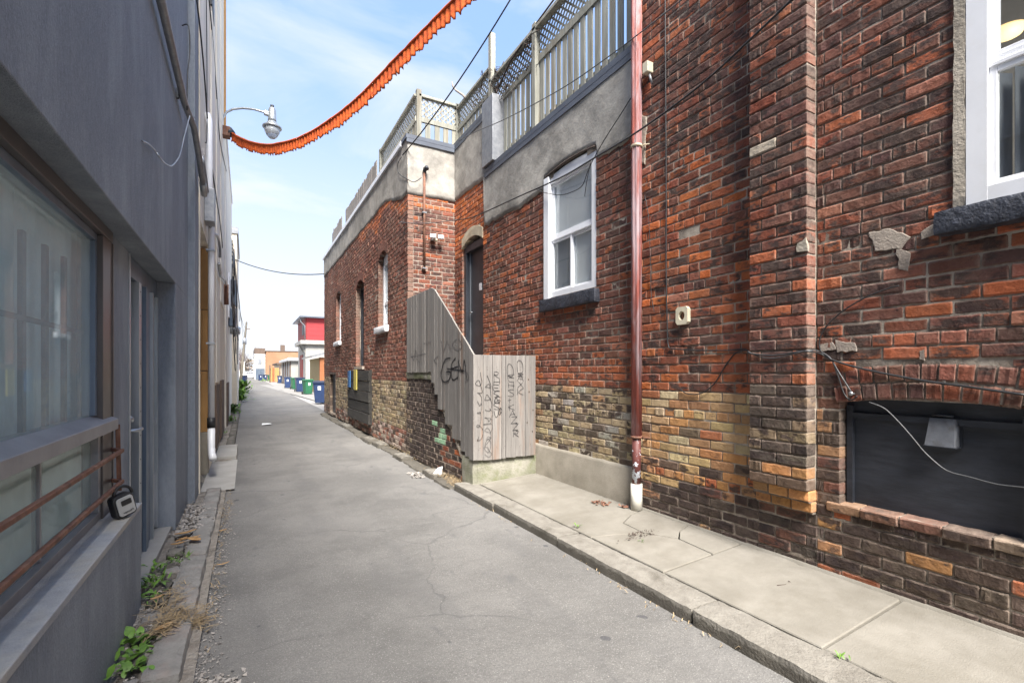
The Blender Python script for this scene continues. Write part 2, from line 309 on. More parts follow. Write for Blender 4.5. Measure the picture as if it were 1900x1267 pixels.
# ================================================================== ground
def asphalt():
    m, nt, b = newmat('worn_asphalt'); v = coords(nt)
    c = mixc(nt, noi(nt, v, 1.1, 8, .6, .32, .68), (.116, .112, .107), (.162, .156, .148))
    c = mixc(nt, mth(nt, 'MULTIPLY', noi(nt, v, .55, 6, .65, .42, .66), .75), c, (.185, .179, .170))
    c = mixc(nt, mth(nt, 'MULTIPLY', noi(nt, v, 95, 3, .6, .42, .62), .38), c, (.085, .082, .080))
    c = mixc(nt, mth(nt, 'MULTIPLY', noi(nt, v, 160, 2, .5, .60, .68), .45), c, (.42, .41, .39))
    c = mixc(nt, mth(nt, 'MULTIPLY', noi(nt, coords(nt, (1.4, .7, 1)), 2.4, 3, .5, .665, .70), .5), c, (.10, .098, .10))
    c = mixc(nt, mth(nt, 'MULTIPLY', noi(nt, coords(nt, (1, .75, 1)), 6.5, 2, .4, .725, .745), .75), c, (.06, .06, .065))
    # cracks
    w = nt.nodes.new('ShaderNodeTexNoise'); w.inputs['Scale'].default_value = 2.2; w.inputs['Detail'].default_value = 5; nt.links.new(v, w.inputs['Vector'])
    ad = nt.nodes.new('ShaderNodeVectorMath'); ad.operation = 'MULTIPLY_ADD'; nt.links.new(w.outputs['Color'], ad.inputs[0]); ad.inputs[1].default_value = (.5, .5, .0); nt.links.new(v, ad.inputs[2])
    vo = nt.nodes.new('ShaderNodeTexVoronoi'); vo.feature = 'DISTANCE_TO_EDGE'; vo.inputs['Scale'].default_value = .55; nt.links.new(ad.outputs[0], vo.inputs['Vector'])
    k = nt.nodes.new('ShaderNodeMapRange'); k.inputs[1].default_value = .0; k.inputs[2].default_value = .007; k.inputs[3].default_value = 1; k.inputs[4].default_value = 0; nt.links.new(vo.outputs['Distance'], k.inputs[0])
    msk = noi(nt, v, 1.1, 3, .5, .44, .56)
    c = mixc(nt, mth(nt, 'MULTIPLY', noi(nt, coords(nt, (1.6, .35, 1)), 1.3, 4, .55, .52, .62), .30), c, (.10, .098, .098))
    c = mixc(nt, mth(nt, 'MULTIPLY', mth(nt, 'MULTIPLY', k.outputs[0], msk), .5), c, (.07, .068, .07))
    nt.links.new(c, b.inputs['Base Color']); b.inputs['Roughness'].default_value = .92; b.inputs['Specular IOR Level'].default_value = .25
    n1 = bump(nt, b, noi(nt, v, 110, 4, .7, .2, .8), .6, .006); bump(nt, b, noi(nt, v, 5, 4, .6, .3, .7), .25, .03, n1)
    return m
M['asphalt'] = asphalt()
M['side_concrete'] = mat('sidewalk_concrete', (.215, .200, .172), (.165, .152, .128), 3.5, c3=(.11, .098, .075), s3=2.6, f3=.55, lo3=.44, hi3=.72, rough=.93, bs=120, bst=.55, bd=.004)
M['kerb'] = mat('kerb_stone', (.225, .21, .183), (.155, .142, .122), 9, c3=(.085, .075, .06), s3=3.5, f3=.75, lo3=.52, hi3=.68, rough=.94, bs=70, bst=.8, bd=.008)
M['kerb_pink'] = mat('old_kerb_stone', (.25, .24, .225), (.165, .158, .148), 8, c3=(.27, .165, .13), s3=3.0, f3=.4, lo3=.54, hi3=.70, rough=.94, bs=70, bst=.8, bd=.008)
M['pale_concrete'] = mat('pale_concrete', (.34, .33, .31), (.28, .27, .25), 3, c3=(.22, .21, .19), s3=2, f3=.4, rough=.92, bs=60, bst=.3)
M['dirt'] = mat('gritty_dirt', (.24, .21, .18), (.34, .31, .27), 22, c3=(.12, .10, .08), s3=4, f3=.8, rough=.97, bs=60, bst=1., bd=.02)
M['far_ground'] = mat('far_ground', (.22, .21, .20), (.27, .26, .25), .4, rough=.95, bst=0)

g = MB(); g.quad((-400, -60, -.03), (400, -60, -.03), (400, 900, -.03), (-400, 900, -.03)); tag(g.build('ground', M['far_ground']), kind='structure')
def sheet(name, m, x0, x1, y0, y1, z, nx, ny, fz=None, kind='structure'):
    g = MB(); vs = []
    for j in range(ny + 1):
        y = y0 + (y1 - y0) * (j / ny) ** 1.6 if y1 > 60 else y0 + (y1 - y0) * j / ny
        a = x0(y) if callable(x0) else x0; b_ = x1(y) if callable(x1) else x1
        for i in range(nx + 1):
            x = a + (b_ - a) * i / nx; vs.append((x, y, z + (fz(x, y) if fz else 0)))
    g.add(vs, [(j*(nx+1)+i, j*(nx+1)+i+1, (j+1)*(nx+1)+i+1, (j+1)*(nx+1)+i) for j in range(ny) for i in range(nx)], None, True)
    return tag(g.build(name, m, recalc=False), kind=kind)
sheet('alley_road', M['asphalt'], -.62, 2.62, -8, 160, 0, 16, 220, lambda x, y: .012 * fn(x, y, 3, .6) - .012 * exp(-((x - .95) / .8) ** 2) + .020 * min(1, max(0, (x - 1.7) / .6)) * (1 if y < 6 else .5))
sheet('driveway_apron', mat('driveway_concrete', (.23, .222, .21), (.19, .183, .173), 2, rough=.93, bs=50, bst=.2), lambda y: 3.25 - max(0, y - 24.5) * .052, 4.6, 18.75, 62, .012, 4, 30)
sheet('left_apron', M['pale_concrete'], -.50, -.13, 7.0, 9.35, .022, 4, 8, lambda x, y: .004 * fn(x, y, 1, 3))
sheet('left_verge', M['dirt'], -.72, -.22, -6, 120, .035, 8, 320, lambda x, y: .014 * fn(x, y, 1, 7) + .03 * fn(x, y, 5, 1.2) * .5 + (-.035 if 6.95 < y < 9.3 else .0))

def rbox(mb, a, b, n=(4, 4, 2), amp=.006, freq=9, col=None, round_=.012):
    """box with subdivided, worn faces and rounded edges (used for stones)"""
    a, b = Vector(a), Vector(b); base = len(mb.v); idx = {}; d = b - a; vs = []; fs = []
    def V(i, j, k):
        if (i, j, k) in idx: return idx[(i, j, k)]
        p = Vector((a.x + d.x * i / n[0], a.y + d.y * j / n[1], a.z + d.z * k / n[2]))
        e = [i in (0, n[0]), j in (0, n[1]), k in (0, n[2])]
        c = (a + b) / 2
        if sum(e) >= 2:
            for ax in range(3):
                if e[ax]: p[ax] += (round_ if p[ax] < c[ax] else -round_) * (.5 if sum(e) == 2 else .75) * (1 + .9 * fn(p.x, p.y, p.z, freq * 1.7))
        q = noise.noise_vector(p * freq); p += Vector(q) * amp
        q = noise.noise_vector(p * freq * .25); p += Vector(q) * amp * 1.3
        idx[(i, j, k)] = len(vs); vs.append(p); return idx[(i, j, k)]
    for i in range(n[0]):
        for j in range(n[1]):
            fs.append((V(i, j, 0), V(i, j+1, 0), V(i+1, j+1, 0), V(i+1, j, 0))); fs.append((V(i, j, n[2]), V(i+1, j, n[2]), V(i+1, j+1, n[2]), V(i, j+1, n[2])))
    for i in range(n[0]):
        for k in range(n[2]):
            fs.append((V(i, 0, k), V(i+1, 0, k), V(i+1, 0, k+1), V(i, 0, k+1))); fs.append((V(i, n[1], k), V(i, n[1], k+1), V(i+1, n[1], k+1), V(i+1, n[1], k)))
    for j in range(n[1]):
        for k in range(n[2]):
            fs.append((V(0, j, k), V(0, j, k+1), V(0, j+1, k+1), V(0, j+1, k))); fs.append((V(n[0], j, k), V(n[0], j+1, k), V(n[0], j+1, k+1), V(n[0], j, k+1)))
    mb.add(vs, fs, col, True); mb.sharp = 26; return mb

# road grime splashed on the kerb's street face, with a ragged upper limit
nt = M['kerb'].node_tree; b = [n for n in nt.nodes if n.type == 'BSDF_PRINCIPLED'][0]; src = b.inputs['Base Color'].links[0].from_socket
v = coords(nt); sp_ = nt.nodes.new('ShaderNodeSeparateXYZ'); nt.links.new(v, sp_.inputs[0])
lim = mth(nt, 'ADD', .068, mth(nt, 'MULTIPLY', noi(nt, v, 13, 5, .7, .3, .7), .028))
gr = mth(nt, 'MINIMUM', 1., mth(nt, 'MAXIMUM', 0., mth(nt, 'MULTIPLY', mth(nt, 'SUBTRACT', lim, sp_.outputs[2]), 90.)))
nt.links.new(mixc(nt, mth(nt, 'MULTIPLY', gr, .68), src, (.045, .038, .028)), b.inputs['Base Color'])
# right kerb
kr = thing('kerb', 'x', 'x', (2.4, 0, 0)); kr.pop('label', None) if 'label' in kr else None
del kr['category']; kr['kind'] = 'structure'
ys = [-3.0, -1.6, -.45, .62, 1.95, 3.35, 4.55, 5.62]
for i in range(len(ys) - 1):
    x = .012 * (i % 3 - 1) * .6; L = ys[i+1] - ys[i]
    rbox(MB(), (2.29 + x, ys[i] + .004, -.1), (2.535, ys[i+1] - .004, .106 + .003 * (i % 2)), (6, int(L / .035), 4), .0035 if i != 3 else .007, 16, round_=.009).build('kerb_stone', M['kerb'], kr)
rr = random.Random(4); y = 5.66
while y < 18.9:
    L = rr.uniform(.5, 1.1)
    w = 2.25 + rr.uniform(-.03, .03)
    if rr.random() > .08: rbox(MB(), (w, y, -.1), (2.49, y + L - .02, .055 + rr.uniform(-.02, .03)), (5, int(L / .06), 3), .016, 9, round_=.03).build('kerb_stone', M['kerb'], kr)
    y += L
# left kerb
kl = thing('kerb', None, None, (-.3, 0, 0)); kl['kind'] = 'structure'
ys = [-2.5, -1.0, .4, 1.62, 2.62, 4.45, 5.9, 6.95]
for i in range(len(ys) - 1):
    x = [.0, .0, .0, -.03, -.005, .0, .0][i]; gap = .11 if i == 4 else .006
    rbox(MB(), (-.43 + x, ys[i] + gap, -.1), (-.262 + x, ys[i+1] - .006, .085 - (.02 if i == 3 else 0)), (5, max(8, int((ys[i+1]-ys[i]) / .04)), 3), .008, 12, round_=.02).build('kerb_stone', M['kerb_pink'], kl)
y = 9.45
while y < 62:
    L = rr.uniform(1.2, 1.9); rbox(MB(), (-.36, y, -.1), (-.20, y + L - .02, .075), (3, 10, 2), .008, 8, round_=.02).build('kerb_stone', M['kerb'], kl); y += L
rbox(MB(), (-.47, 9.36, -.05), (-.14, 10.9, .085), (4, 12, 2), .004, 6, round_=.015).build('step', M['pale_concrete'], kl)
# broken flagstones between kerb and grey wall
for i in range(17):
    y = 1.3 + i * .23 + rr.uniform(-.05, .05); x = -.50 + rr.uniform(-.02, .03); w = rr.uniform(.04, .07)
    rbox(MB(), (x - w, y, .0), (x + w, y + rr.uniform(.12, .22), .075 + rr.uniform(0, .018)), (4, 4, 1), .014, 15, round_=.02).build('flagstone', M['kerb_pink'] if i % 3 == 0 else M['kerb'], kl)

# sidewalk slabs
sw = thing('sidewalk', None, None, (3, 0, 0)); sw['kind'] = 'structure'
def slab(poly, m=None):
    n = len(poly); cx = sum(p[0] for p in poly) / n; cy = sum(p[1] for p in poly) / n
    mb = MB(); zz = lambda x: .108 + (x - 2.54) * .060; inn = [(p[0] + (cx - p[0]) * .012, p[1] + (cy - p[1]) * .012) for p in poly]
    vs = [(x, y, -.05) for x, y in poly] + [(x, y, zz(x) - .006) for x, y in poly] + [(x, y, zz(x)) for x, y in inn] + [(cx, cy, zz(cx) + .002)]
    fs = [(i, (i+1) % n, n+(i+1) % n, n+i) for i in range(n)] + [(n+i, n+(i+1) % n, 2*n+(i+1) % n, 2*n+i) for i in range(n)] + [(2*n+i, 2*n+(i+1) % n, 3*n) for i in range(n)]
    mb.add(vs, fs); mb.build('slab', m or M['side_concrete'], sw)
g_ = .006
def rect(y0, y1): return [(2.545, y0 + g_), (3.41, y0 + g_ * 1.5), (3.41, y1 - g_), (2.545, y1 - g_)]
for a, b_ in ((-3, -1.6), (-1.6, -.75), (-.75, .3), (.3, 1.35), (1.35, 2.40)): slab(rect(a, b_))
# cracked area in front of the drain pipe
slab([(2.545, 2.41), (3.05, 2.41), (3.08, 2.75), (2.95, 3.0), (2.75, 3.12), (2.545, 3.20)])
slab([(3.06, 2.41), (3.41, 2.41), (3.41, 2.92), (3.22, 2.86), (3.09, 2.75)])
slab([(2.96, 3.01), (3.09, 2.765), (3.22, 2.87), (3.41, 2.93), (3.41, 3.46), (3.2, 3.42), (2.99, 3.3)])
slab([(2.545, 3.21), (2.75, 3.13), (2.95, 3.01), (2.98, 3.31), (3.19, 3.43), (3.41, 3.47), (3.41, 5.36), (2.545, 5.36)])
slab([(2.545, 5.37), (3.41, 5.37), (3.41, 5.9), (2.545, 5.9)])
# repaired cement fillet against the wall foot
mb = MB(); n = 130; vs = []
for i in range(n + 1):
    y = -2 + 5.5 * i / n; w = .018 + .020 * fn(y, 2, 0, 5) + .014 * fn(y, 9, 0, 22)
    vs += [(3.405, y, .175), (3.395 - w, y, .17 - w * .05 + .004)]
    vs += [(3.393 - w - .006, y, .10)]
mb.add(vs, [(3*i, 3*i+1, 3*i+4, 3*i+3) for i in range(n)] + [(3*i+1, 3*i+2, 3*i+5, 3*i+4) for i in range(n)], None, True)
mb.build('cement_fillet', M['side_concrete'], sw)

# ================================================================== bricks
def brick_mesh(k):
    R = random.Random(100 + k); nx, nz = 8, 4; vs = []; rough = .0012 + .0010 * (k % 4)
    for j in range(nz):
        for i in range(nx):
            xs = [-.5, -.475, -.33, -.12, .12, .33, .475, .5][i]; zs = [-.5, -.37, .37, .5][j]
            edge = i in (0, nx-1) or j in (0, nz-1); cor = i in (0, nx-1) and j in (0, nz-1)
            y = R.uniform(-rough, rough * .6) + (.006 if edge else 0) + (.004 if cor else 0)
            dx = R.uniform(-.006, .006); dz = R.uniform(-.035, .035) * (1 if edge else .4)
            if cor: dx += -.03 * math.copysign(1, xs) * R.random(); dz += -.10 * math.copysign(1, zs) * R.random()
            vs.append((xs + dx, y, zs + dz))
    fs = [(j*nx+i, j*nx+i+1, (j+1)*nx+i+1, (j+1)*nx+i) for j in range(nz-1) for i in range(nx-1)]
    ring = [i for i in range(nx)] + [j*nx+nx-1 for j in range(1, nz)] + [(nz-1)*nx+i for i in range(nx-2, -1, -1)] + [j*nx for j in range(nz-2, 0, -1)]
    b0 = len(vs); vs += [(vs[r][0], .10, vs[r][2]) for r in ring]; n = len(ring)
    fs += [(ring[i], b0+i, b0+(i+1) % n, ring[(i+1) % n]) for i in range(n)]
    return vs, fs
BV = [brick_mesh(k) for k in range(12)]; BM = []
for k, (vs, fs) in enumerate(BV):
    me = bpy.data.meshes.new('brick'); me.from_pydata(vs, [], fs); me.materials.append(M['brick']); BM.append(me); at_ = me.attributes.new('unit', 'FLOAT_VECTOR', 'POINT'); at_.data.foreach_set('vector', [c for v in vs for c in v])

class Bricks:
    def __init__(s): s.e = []
    def put(s, p, rz, L, H, col, tilt=0., ry=0.):
        s.e.append((Vector(p), rz, L, H, col, tilt, ry, random.randrange(12)))
    def finish(s, root, n_ind=300, name='brick'):
        def size(e):
            q = px(e[0])
            if q is None or not (-25 < q[0] < 1925 and -15 < q[1] < 1280): return 0
            c = 1.
            d = e[0] - Vector((0, 0, EYE)); nrm = Vector((sin(e[1]), -cos(e[1]), 0)); c = max(.02, -d.normalized().dot(nrm))
            return e[2] * e[3] * c / q[2] ** 2
        s.e.sort(key=size, reverse=True); o0 = org(root)
        for p, rz, L, H, col, tilt, ry, k in s.e[:n_ind]:
            o = link(name, BM[k], None, root, p - o0); o.rotation_euler = (tilt, ry, rz); o.scale = (L, 1, H); o.color = col
        mb = MB(); uu = []
        for p, rz, L, H, col, tilt, ry, k in s.e[n_ind:]:
            from mathutils import Euler
            R = Euler((tilt, ry, rz)).to_matrix(); vs = [R @ Vector((x * L, y, z * H)) + p for x, y, z in BV[k][0]]
            mb.add(vs, BV[k][1], col); uu.extend(c for v in BV[k][0] for c in v)
        if mb.v:
            o = tag(mb.build('brickwork', M['brick_all'], root, recalc=False), kind='stuff'); at_ = o.data.attributes.new('unit', 'FLOAT_VECTOR', 'POINT'); at_.data.foreach_set('vector', uu)

class Opening:
    def __init__(s, a0, a1, z0, zs, rise=0., ring=0.): s.a0, s.a1, s.z0, s.zs, s.rise, s.ring = a0, a1, z0, zs, rise, ring
    def span(s, z, extra=0.):
        c, h = (s.a0 + s.a1) / 2, (s.a1 - s.a0) / 2; t = s.zs + extra
        if z < s.z0 or z > t + s.rise: return None
        if z <= t: return (s.a0, s.a1)
        k = sqrt(max(0, 1 - (z - t) / max(s.rise, 1e-4))); return (c - h * k, c + h * k)
    def top(s, a):
        c, h = (s.a0 + s.a1) / 2, (s.a1 - s.a0) / 2; return s.zs + s.rise * (1 - ((a - c) / h) ** 2)
def segments(a0, a1, blocks):
    seg = [(a0, a1)]
    for b in blocks:
        nx = []
        for s0, s1 in seg:
            if b[1] <= s0 or b[0] >= s1: nx.append((s0, s1)); continue
            if b[0] > s0: nx.append((s0, b[0]))
            if b[1] < s1: nx.append((b[1], s1))
        seg = nx
    return [x for x in seg if x[1] - x[0] > .02]
CH, BH, BL = .08, .0722, .225
def wall(bw, mo, plane, c, a0, a1, z0, z1, ops, colfn, ends=(0, 0), depth=.25, head=7, jit=.0022, wob=.006, off=0., skip=None, bl=BL):
    k = 0; z = z0
    while z < z1 - .01:
        zc = z + CH / 2
        bl_m = [s for s in (o.span(zc) for o in ops) if s]
        bl_b = [s for s in (o.span(zc, o.ring) for o in ops) if s]
        for s0, s1 in segments(a0, a1, bl_m):
            e0 = ends[0] if abs(s0 - a0) < 1e-6 else .006; e1 = ends[1] if abs(s1 - a1) < 1e-6 else .006
            if plane == 'X': mo.box((c + .0062, s0 + e0, z), (c + depth, s1 - e1, z + CH))
            else: mo.box((s0 + e0, c + .0062, z), (s1 - e1, c + depth, z + CH))
        module = bl / 2 if (k % head == head - 1) else bl
        o = off + (0 if k % 2 == 0 else .5 * bl) + (.25 * bl if module < .2 else 0) + .01 * fn(k, 3.3)
        for s0, s1 in segments(a0, a1, bl_b):
            js = [s0]; j = math.floor((s0 - o) / module) + 1
            while True:
                x = o + j * module + .007 * fn(j * 1.7, k * 2.3, c)
                if x >= s1 - .035: break
                if x > s0 + .035:
                    js.append(x)
                    if module > .2 and fn(j * 5.1, k * 3.7, 8.8) > .42: js.append(x + module * .5)
                j += 1
            js = [x for x in js if x < s1 - .03] + [s1]
            for x0, x1 in zip(js, js[1:]):
                m0 = .0036 if x0 > s0 else 0; m1 = .0036 if x1 < s1 else 0; L = x1 - x0 - m0 - m1
                if L < .02: continue
                a = (x0 + m0 + x1 - m1) / 2; zz = zc + wob * fn(a * .9, z * .7, c); h = BH * (1 + .05 * fn(a * 9, k))
                if skip and skip(a, zz): continue
                pr = c + random.gauss(0, jit) + .004 * fn(a, zz, 0, 1.1)
                col = colfn(a, zz); tilt = random.gauss(0, .012); ry = random.gauss(0, .006) + .006 * fn(a * .5, z)
                if plane == 'X': bw.put((pr, a, zz), -pi / 2, L, h, col, tilt, ry)
                else: bw.put((a, pr, zz), 0, L, h, col, tilt, ry)
        z += CH; k += 1

RED = (.25, .074, .042); ORG = (.42, .120, .048); BRN = (.165, .070, .052); PUR = (.088, .050, .047); SPAL = (.62, .17, .045); PNK = (.36, .14, .095)
YEL = (.58, .41, .20); TAN = (.50, .27, .13); CRM = (.68, .55, .34); BLK = (.040, .033, .032); DGR = (.085, .072, .062); YO = (.58, .28, .10)
def pick(ws, p=None):
    t = random.random() * sum(w for w, _ in ws)
    for w, c in ws:
        t -= w
        if t <= 0: break
    tw = sum(w for w, _ in ws); mean = [sum(w * q[i] for w, q in ws) / tw for i in range(3)]
    k = random.uniform(.80, 1.2); return tuple(min(1, (x * .82 + mn * .18) * k * random.uniform(.95, 1.05)) for x, mn in zip(c, mean))
def col_near(y, z):
    n = fn(y, z, 4, .9) + .5 * fn(y, z, 9, 2.6)
    if z > 1.33 + (0 if y > 2.27 else -.02):
        if y > 2.27:
            if n > .05 or (z < 2.9 and random.random() < .55): c, a = pick([(6, ORG), (4, RED), (1.2, BRN), (1.3, SPAL), (.6, PNK)]), random.uniform(-.05, .55)
            else: c, a = pick([(4, RED), (2, ORG), (3.5, BRN), (1.4, PUR)]), random.uniform(.3, .95)
            if z > 3.0 and random.random() < .3: a = random.uniform(.5, 1.)
        else:
            c, a = pick([(4.5, BRN), (2.4, RED), (2.6, PUR), (1.2, ORG), (.6, PNK)]), random.uniform(.3, 1.0)
            if z < 2.2 and random.random() < .18: c, a = pick([(1, ORG), (1, PNK)]), .25
    elif y > 2.27:
        lo = .62 + .12 * fn(y, 1, 1, 1.5)
        if z > lo + .1: c, a = pick([(4, YEL), (2.2, TAN), (1.2, YO), (2.2, CRM), (.6, ORG), (.5, DGR)]), random.uniform(-.1, .35)
        elif z > lo - .12: c, a = pick([(2, TAN), (2, DGR), (1, YO), (1, YEL), (.5, ORG)]), random.uniform(.2, .9)
        else: c, a = pick([(5, BLK), (3, DGR), (1.3, BRN), (.5, TAN)]), random.uniform(.4, 1.)
    elif y > 1.80:
        c, a = pick([(3, DGR), (2, TAN), (1.5, BLK), (1, (.24, .18, .12))]), random.uniform(.2, .8)
        if z < .62: c, a = pick([(4, BLK), (2, DGR), (1, BRN)]), .7
    else:
        if z > .62: c, a = pick([(3, DGR), (2, BRN), (1, TAN)]), random.uniform(.2, .8)
        else: c, a = pick([(5, BLK), (3, DGR), (1.2, TAN), (.9, ORG), (.8, YO)]), random.uniform(.2, .9)
    return (*c, a)

# ------------------------------------------------------------------ near brick building
NB = thing('brick_building', 'dark mottled brick building with shallow chimney pier and boarded basement window, filling the right edge', 'building', (3.4, 0, 0))
W1 = Opening(.10, 1.115, 2.385, 4.15, .06, .0)
B1 = Opening(.80, 1.70, .64, 1.295, .035, .222)
bw = Bricks(); mo = MB()
P0, P1, PD = 1.842, 2.27, .115
wall(bw, mo, 'X', 3.4, -1.3, P0, .05, 5.9, [W1, B1], col_near)
wall(bw, mo, 'X', 3.4, P1, 3.55, .05, 6.3, [], col_near)
# behind the pier below its corbel
wall(bw, mo, 'X', 3.4, P0, P1, .05, .66, [], col_near)
for yy in (P0, P1):
    pass
mo.box((3.4085, P0, .60), (3.65, P1, 6.4)); mo.box((3.4085, -6, .05), (3.65, -1.3, 6.4)); mo.box((3.4085, -1.3, 5.89), (3.65, P0, 6.4)); mo.box((3.4085, P1, 6.29), (3.65, 3.55, 6.4))
# the shallow pier: alternate closers so that the corner reads as bonded
k = 0; z = .69
mo.box((3.4 - PD + .0085, P0 + .0075, .705), (3.41, P1 - .006, 6.3))
pm = MB()
while z < 6.0:
    zc = z + CH / 2
    js = [P0, P0 + .215, P1] if k % 2 == 0 else [P0, P0 + .105, P0 + .33, P1]
    for i, (x0, x1) in enumerate(zip(js, js[1:])):
        col = (*pick([(4, BRN), (2.5, PUR), (2.0, RED), (1.3, ORG)]), random.uniform(.3, 1.)) if z > 1.33 else ((*pick([(3, DGR), (2, BLK), (1.5, (.26, .19, .12))]), random.uniform(.2, .8)) if z > .82 else (*pick([(1, TAN), (1, YO), (.5, DGR)]), .2))
        if 3.05 < z < 3.12 and i == len(js) - 2: col = (.55, .50, .40, .1)
        bw.put((3.4 - PD + random.gauss(0, .002), (x0 + x1) / 2, zc + .006 * fn(x0 * .9, z * .7, 3.4)), -pi / 2, x1 - x0 - .009 * (1 if i else .5), BH, col, random.gauss(0, .01))
    # header showing in the side face towards the viewer
    z += CH; k += 1
# corbel under the pier
for j, (zc, dd) in enumerate(((.655, .085), (.575, .045))):
    js = [P0, P0 + .15, P0 + .30, P1]
    for x0, x1 in zip(js, js[1:]): bw.put((3.4 - dd + random.gauss(0, .006), (x0 + x1) / 2, zc + .004), -pi / 2, x1 - x0 - .012, BH, (*pick([(2, YO), (1.5, YEL), (1, TAN)]), .25) if j == 0 else (*pick([(2, DGR), (1, YO)]), .3))
    mo.box((3.4 - dd + .012, P0 + .01, zc - .045), (3.41, P1 - .01, zc + .045))
# rowlock arches over the basement opening
def arch(bw, mo, o, c, rings, rh, colf, plane='X', bwid=.080):
    n = int((o.a1 - o.a0 + .06) / bwid)
    for r in range(rings):
        for i in range(n):
            a = o.a0 - .03 + (i + .5 + (.25 if r else 0)) * (o.a1 - o.a0 + .06) / n
            if a > o.a1 + .03: continue
            zt = o.top(a) + .004 + rh * (r + .5); sl = -2 * o.rise * (a - (o.a0 + o.a1) / 2) / ((o.a1 - o.a0) / 2) ** 2
            p = (c + random.gauss(0, .003), a, zt) if plane == 'X' else (a, c, zt)
            bw.put(p, -pi / 2 if plane == 'X' else 0, bwid - .010, rh - .010, colf(a, zt), 0, (math.atan(sl)) * .9 + random.gauss(0, .012))
arch(bw, mo, B1, 3.396, 2, .108, lambda a, z: (*pick([(4, BRN), (3, RED), (1, PNK), (1, PUR)]), random.uniform(.1, .6)))
# brick sill under the boarded window, sticking out unevenly
for i in range(5):
    y0 = .76 + i * .205; bw.put((3.383 + random.gauss(0, .004), y0 + .1, .607), -pi / 2, .198, .060, (*pick([(1.5, (.36, .22, .13)), (1, (.30, .15, .11)), (1, DGR), (1, (.30, .23, .18))]), random.uniform(.3, .7)), .1)
mo.box((3.40, .76, .575), (3.5, 1.76, .638))
bw.finish(NB)
mo.build('wall', M['mortar'], NB)
back = MB(); back.box((3.66, -6, -.1), (9, 3.55, 6.4)); 
# keep the rooms behind the openings open
back = MB(); back.box((5.2, -6, -.1), (9, 3.55, 6.4)); back.box((3.652, -6, 6.3), (5.2, 3.55, 6.4)); back.box((3.652, -6, -.1), (5.2, .0, 6.3)); back.box((3.652, 1.9, -.1), (5.2, 3.55, 6.3)); back.box((3.652, 0, 1.5), (5.2, 1.9, 2.2))
back.build('inner_wall', M['room'], NB)

def patch(name, m, parent, c, pts, th=.006, n=60, amp=.02, fr=9, plane='X'):
    """ragged-edged slab of render standing a few mm proud of the bricks, outline pts=(along, z)"""
    out_ = []; N = len(pts)
    for i in range(N):
        p, q = Vector(pts[i]), Vector(pts[(i+1) % N]); L = (q - p).length; k = max(1, int(L / .025)); nv = Vector((-(q-p).y, (q-p).x)).normalized()
        for j in range(k):
            t = p + (q - p) * j / k; d = amp * (fn(t.x, t.y, 5, fr) + .5 * fn(t.x, t.y, 2, fr * 3)); out_.append(t + nv * d)
    cx = sum(p.x for p in out_) / len(out_); cz = sum(p.y for p in out_) / len(out_); mb = MB(); K = len(out_)
    f = (lambda a, z, h: (h, a, z)) if plane == 'X' else (lambda a, z, h: (a, h, z))
    vs = [f(p.x, p.y, c + .012) for p in out_] + [f(p.x, p.y, c - th * .4) for p in out_] + [f(p.x + (cx - p.x) * .06, p.y + (cz - p.y) * .06, c - th) for p in out_] + [f(cx, cz, c - th)]
    fs = [(i, (i+1) % K, K+(i+1) % K, K+i) for i in range(K)] + [(K+i, K+(i+1) % K, 2*K+(i+1) % K, 2*K+i) for i in range(K)] + [(2*K+i, 2*K+(i+1) % K, 3*K) for i in range(K)]
    mb.add(vs, fs, None, False); return mb.build(name, m, parent)
def W(u, v, X=3.4): p = at(u, v, X=X); return (p.y, p.z)
for pts in ([(1612, 432), (1650, 424), (1690, 440), (1672, 462), (1625, 466)], [(1664, 462), (1690, 470), (1684, 505), (1668, 500)], [(1520, 640), (1546, 634), (1552, 648), (1522, 652)], [(1550, 632), (1588, 636), (1590, 652), (1552, 654)],
            [(1708, 430), (1742, 412), (1746, 432), (1712, 444)], [(1745, 680), (1758, 684), (1756, 712), (1748, 706)], [(1706, 650), (1716, 648), (1716, 668), (1708, 666)]):
    patch('mortar_patch', M['mortar_light'], NB, 3.3985, [W(*p) for p in pts], .003, amp=.012, fr=30)
patch('mortar_patch', M['parge'], NB, 3.4 - PD - .001, [W(u, v, 3.4 - PD) for u, v in ((1480, 452), (1496, 440), (1500, 466), (1478, 468))], .006, amp=.012, fr=30)
patch('mortar_patch', M['parge'], NB, 3.397, [(3.53, 3.55), (3.44, 3.52), (3.43, 3.98), (3.53, 4.05)], .006, amp=.02, fr=12)
# vertical parging round the big window
patch('parging_strip', M['parge'], NB, 3.395, [(1.068, 2.385), (1.122, 2.385), (1.118, 4.3), (1.068, 4.3)], .010, amp=.005, fr=12)

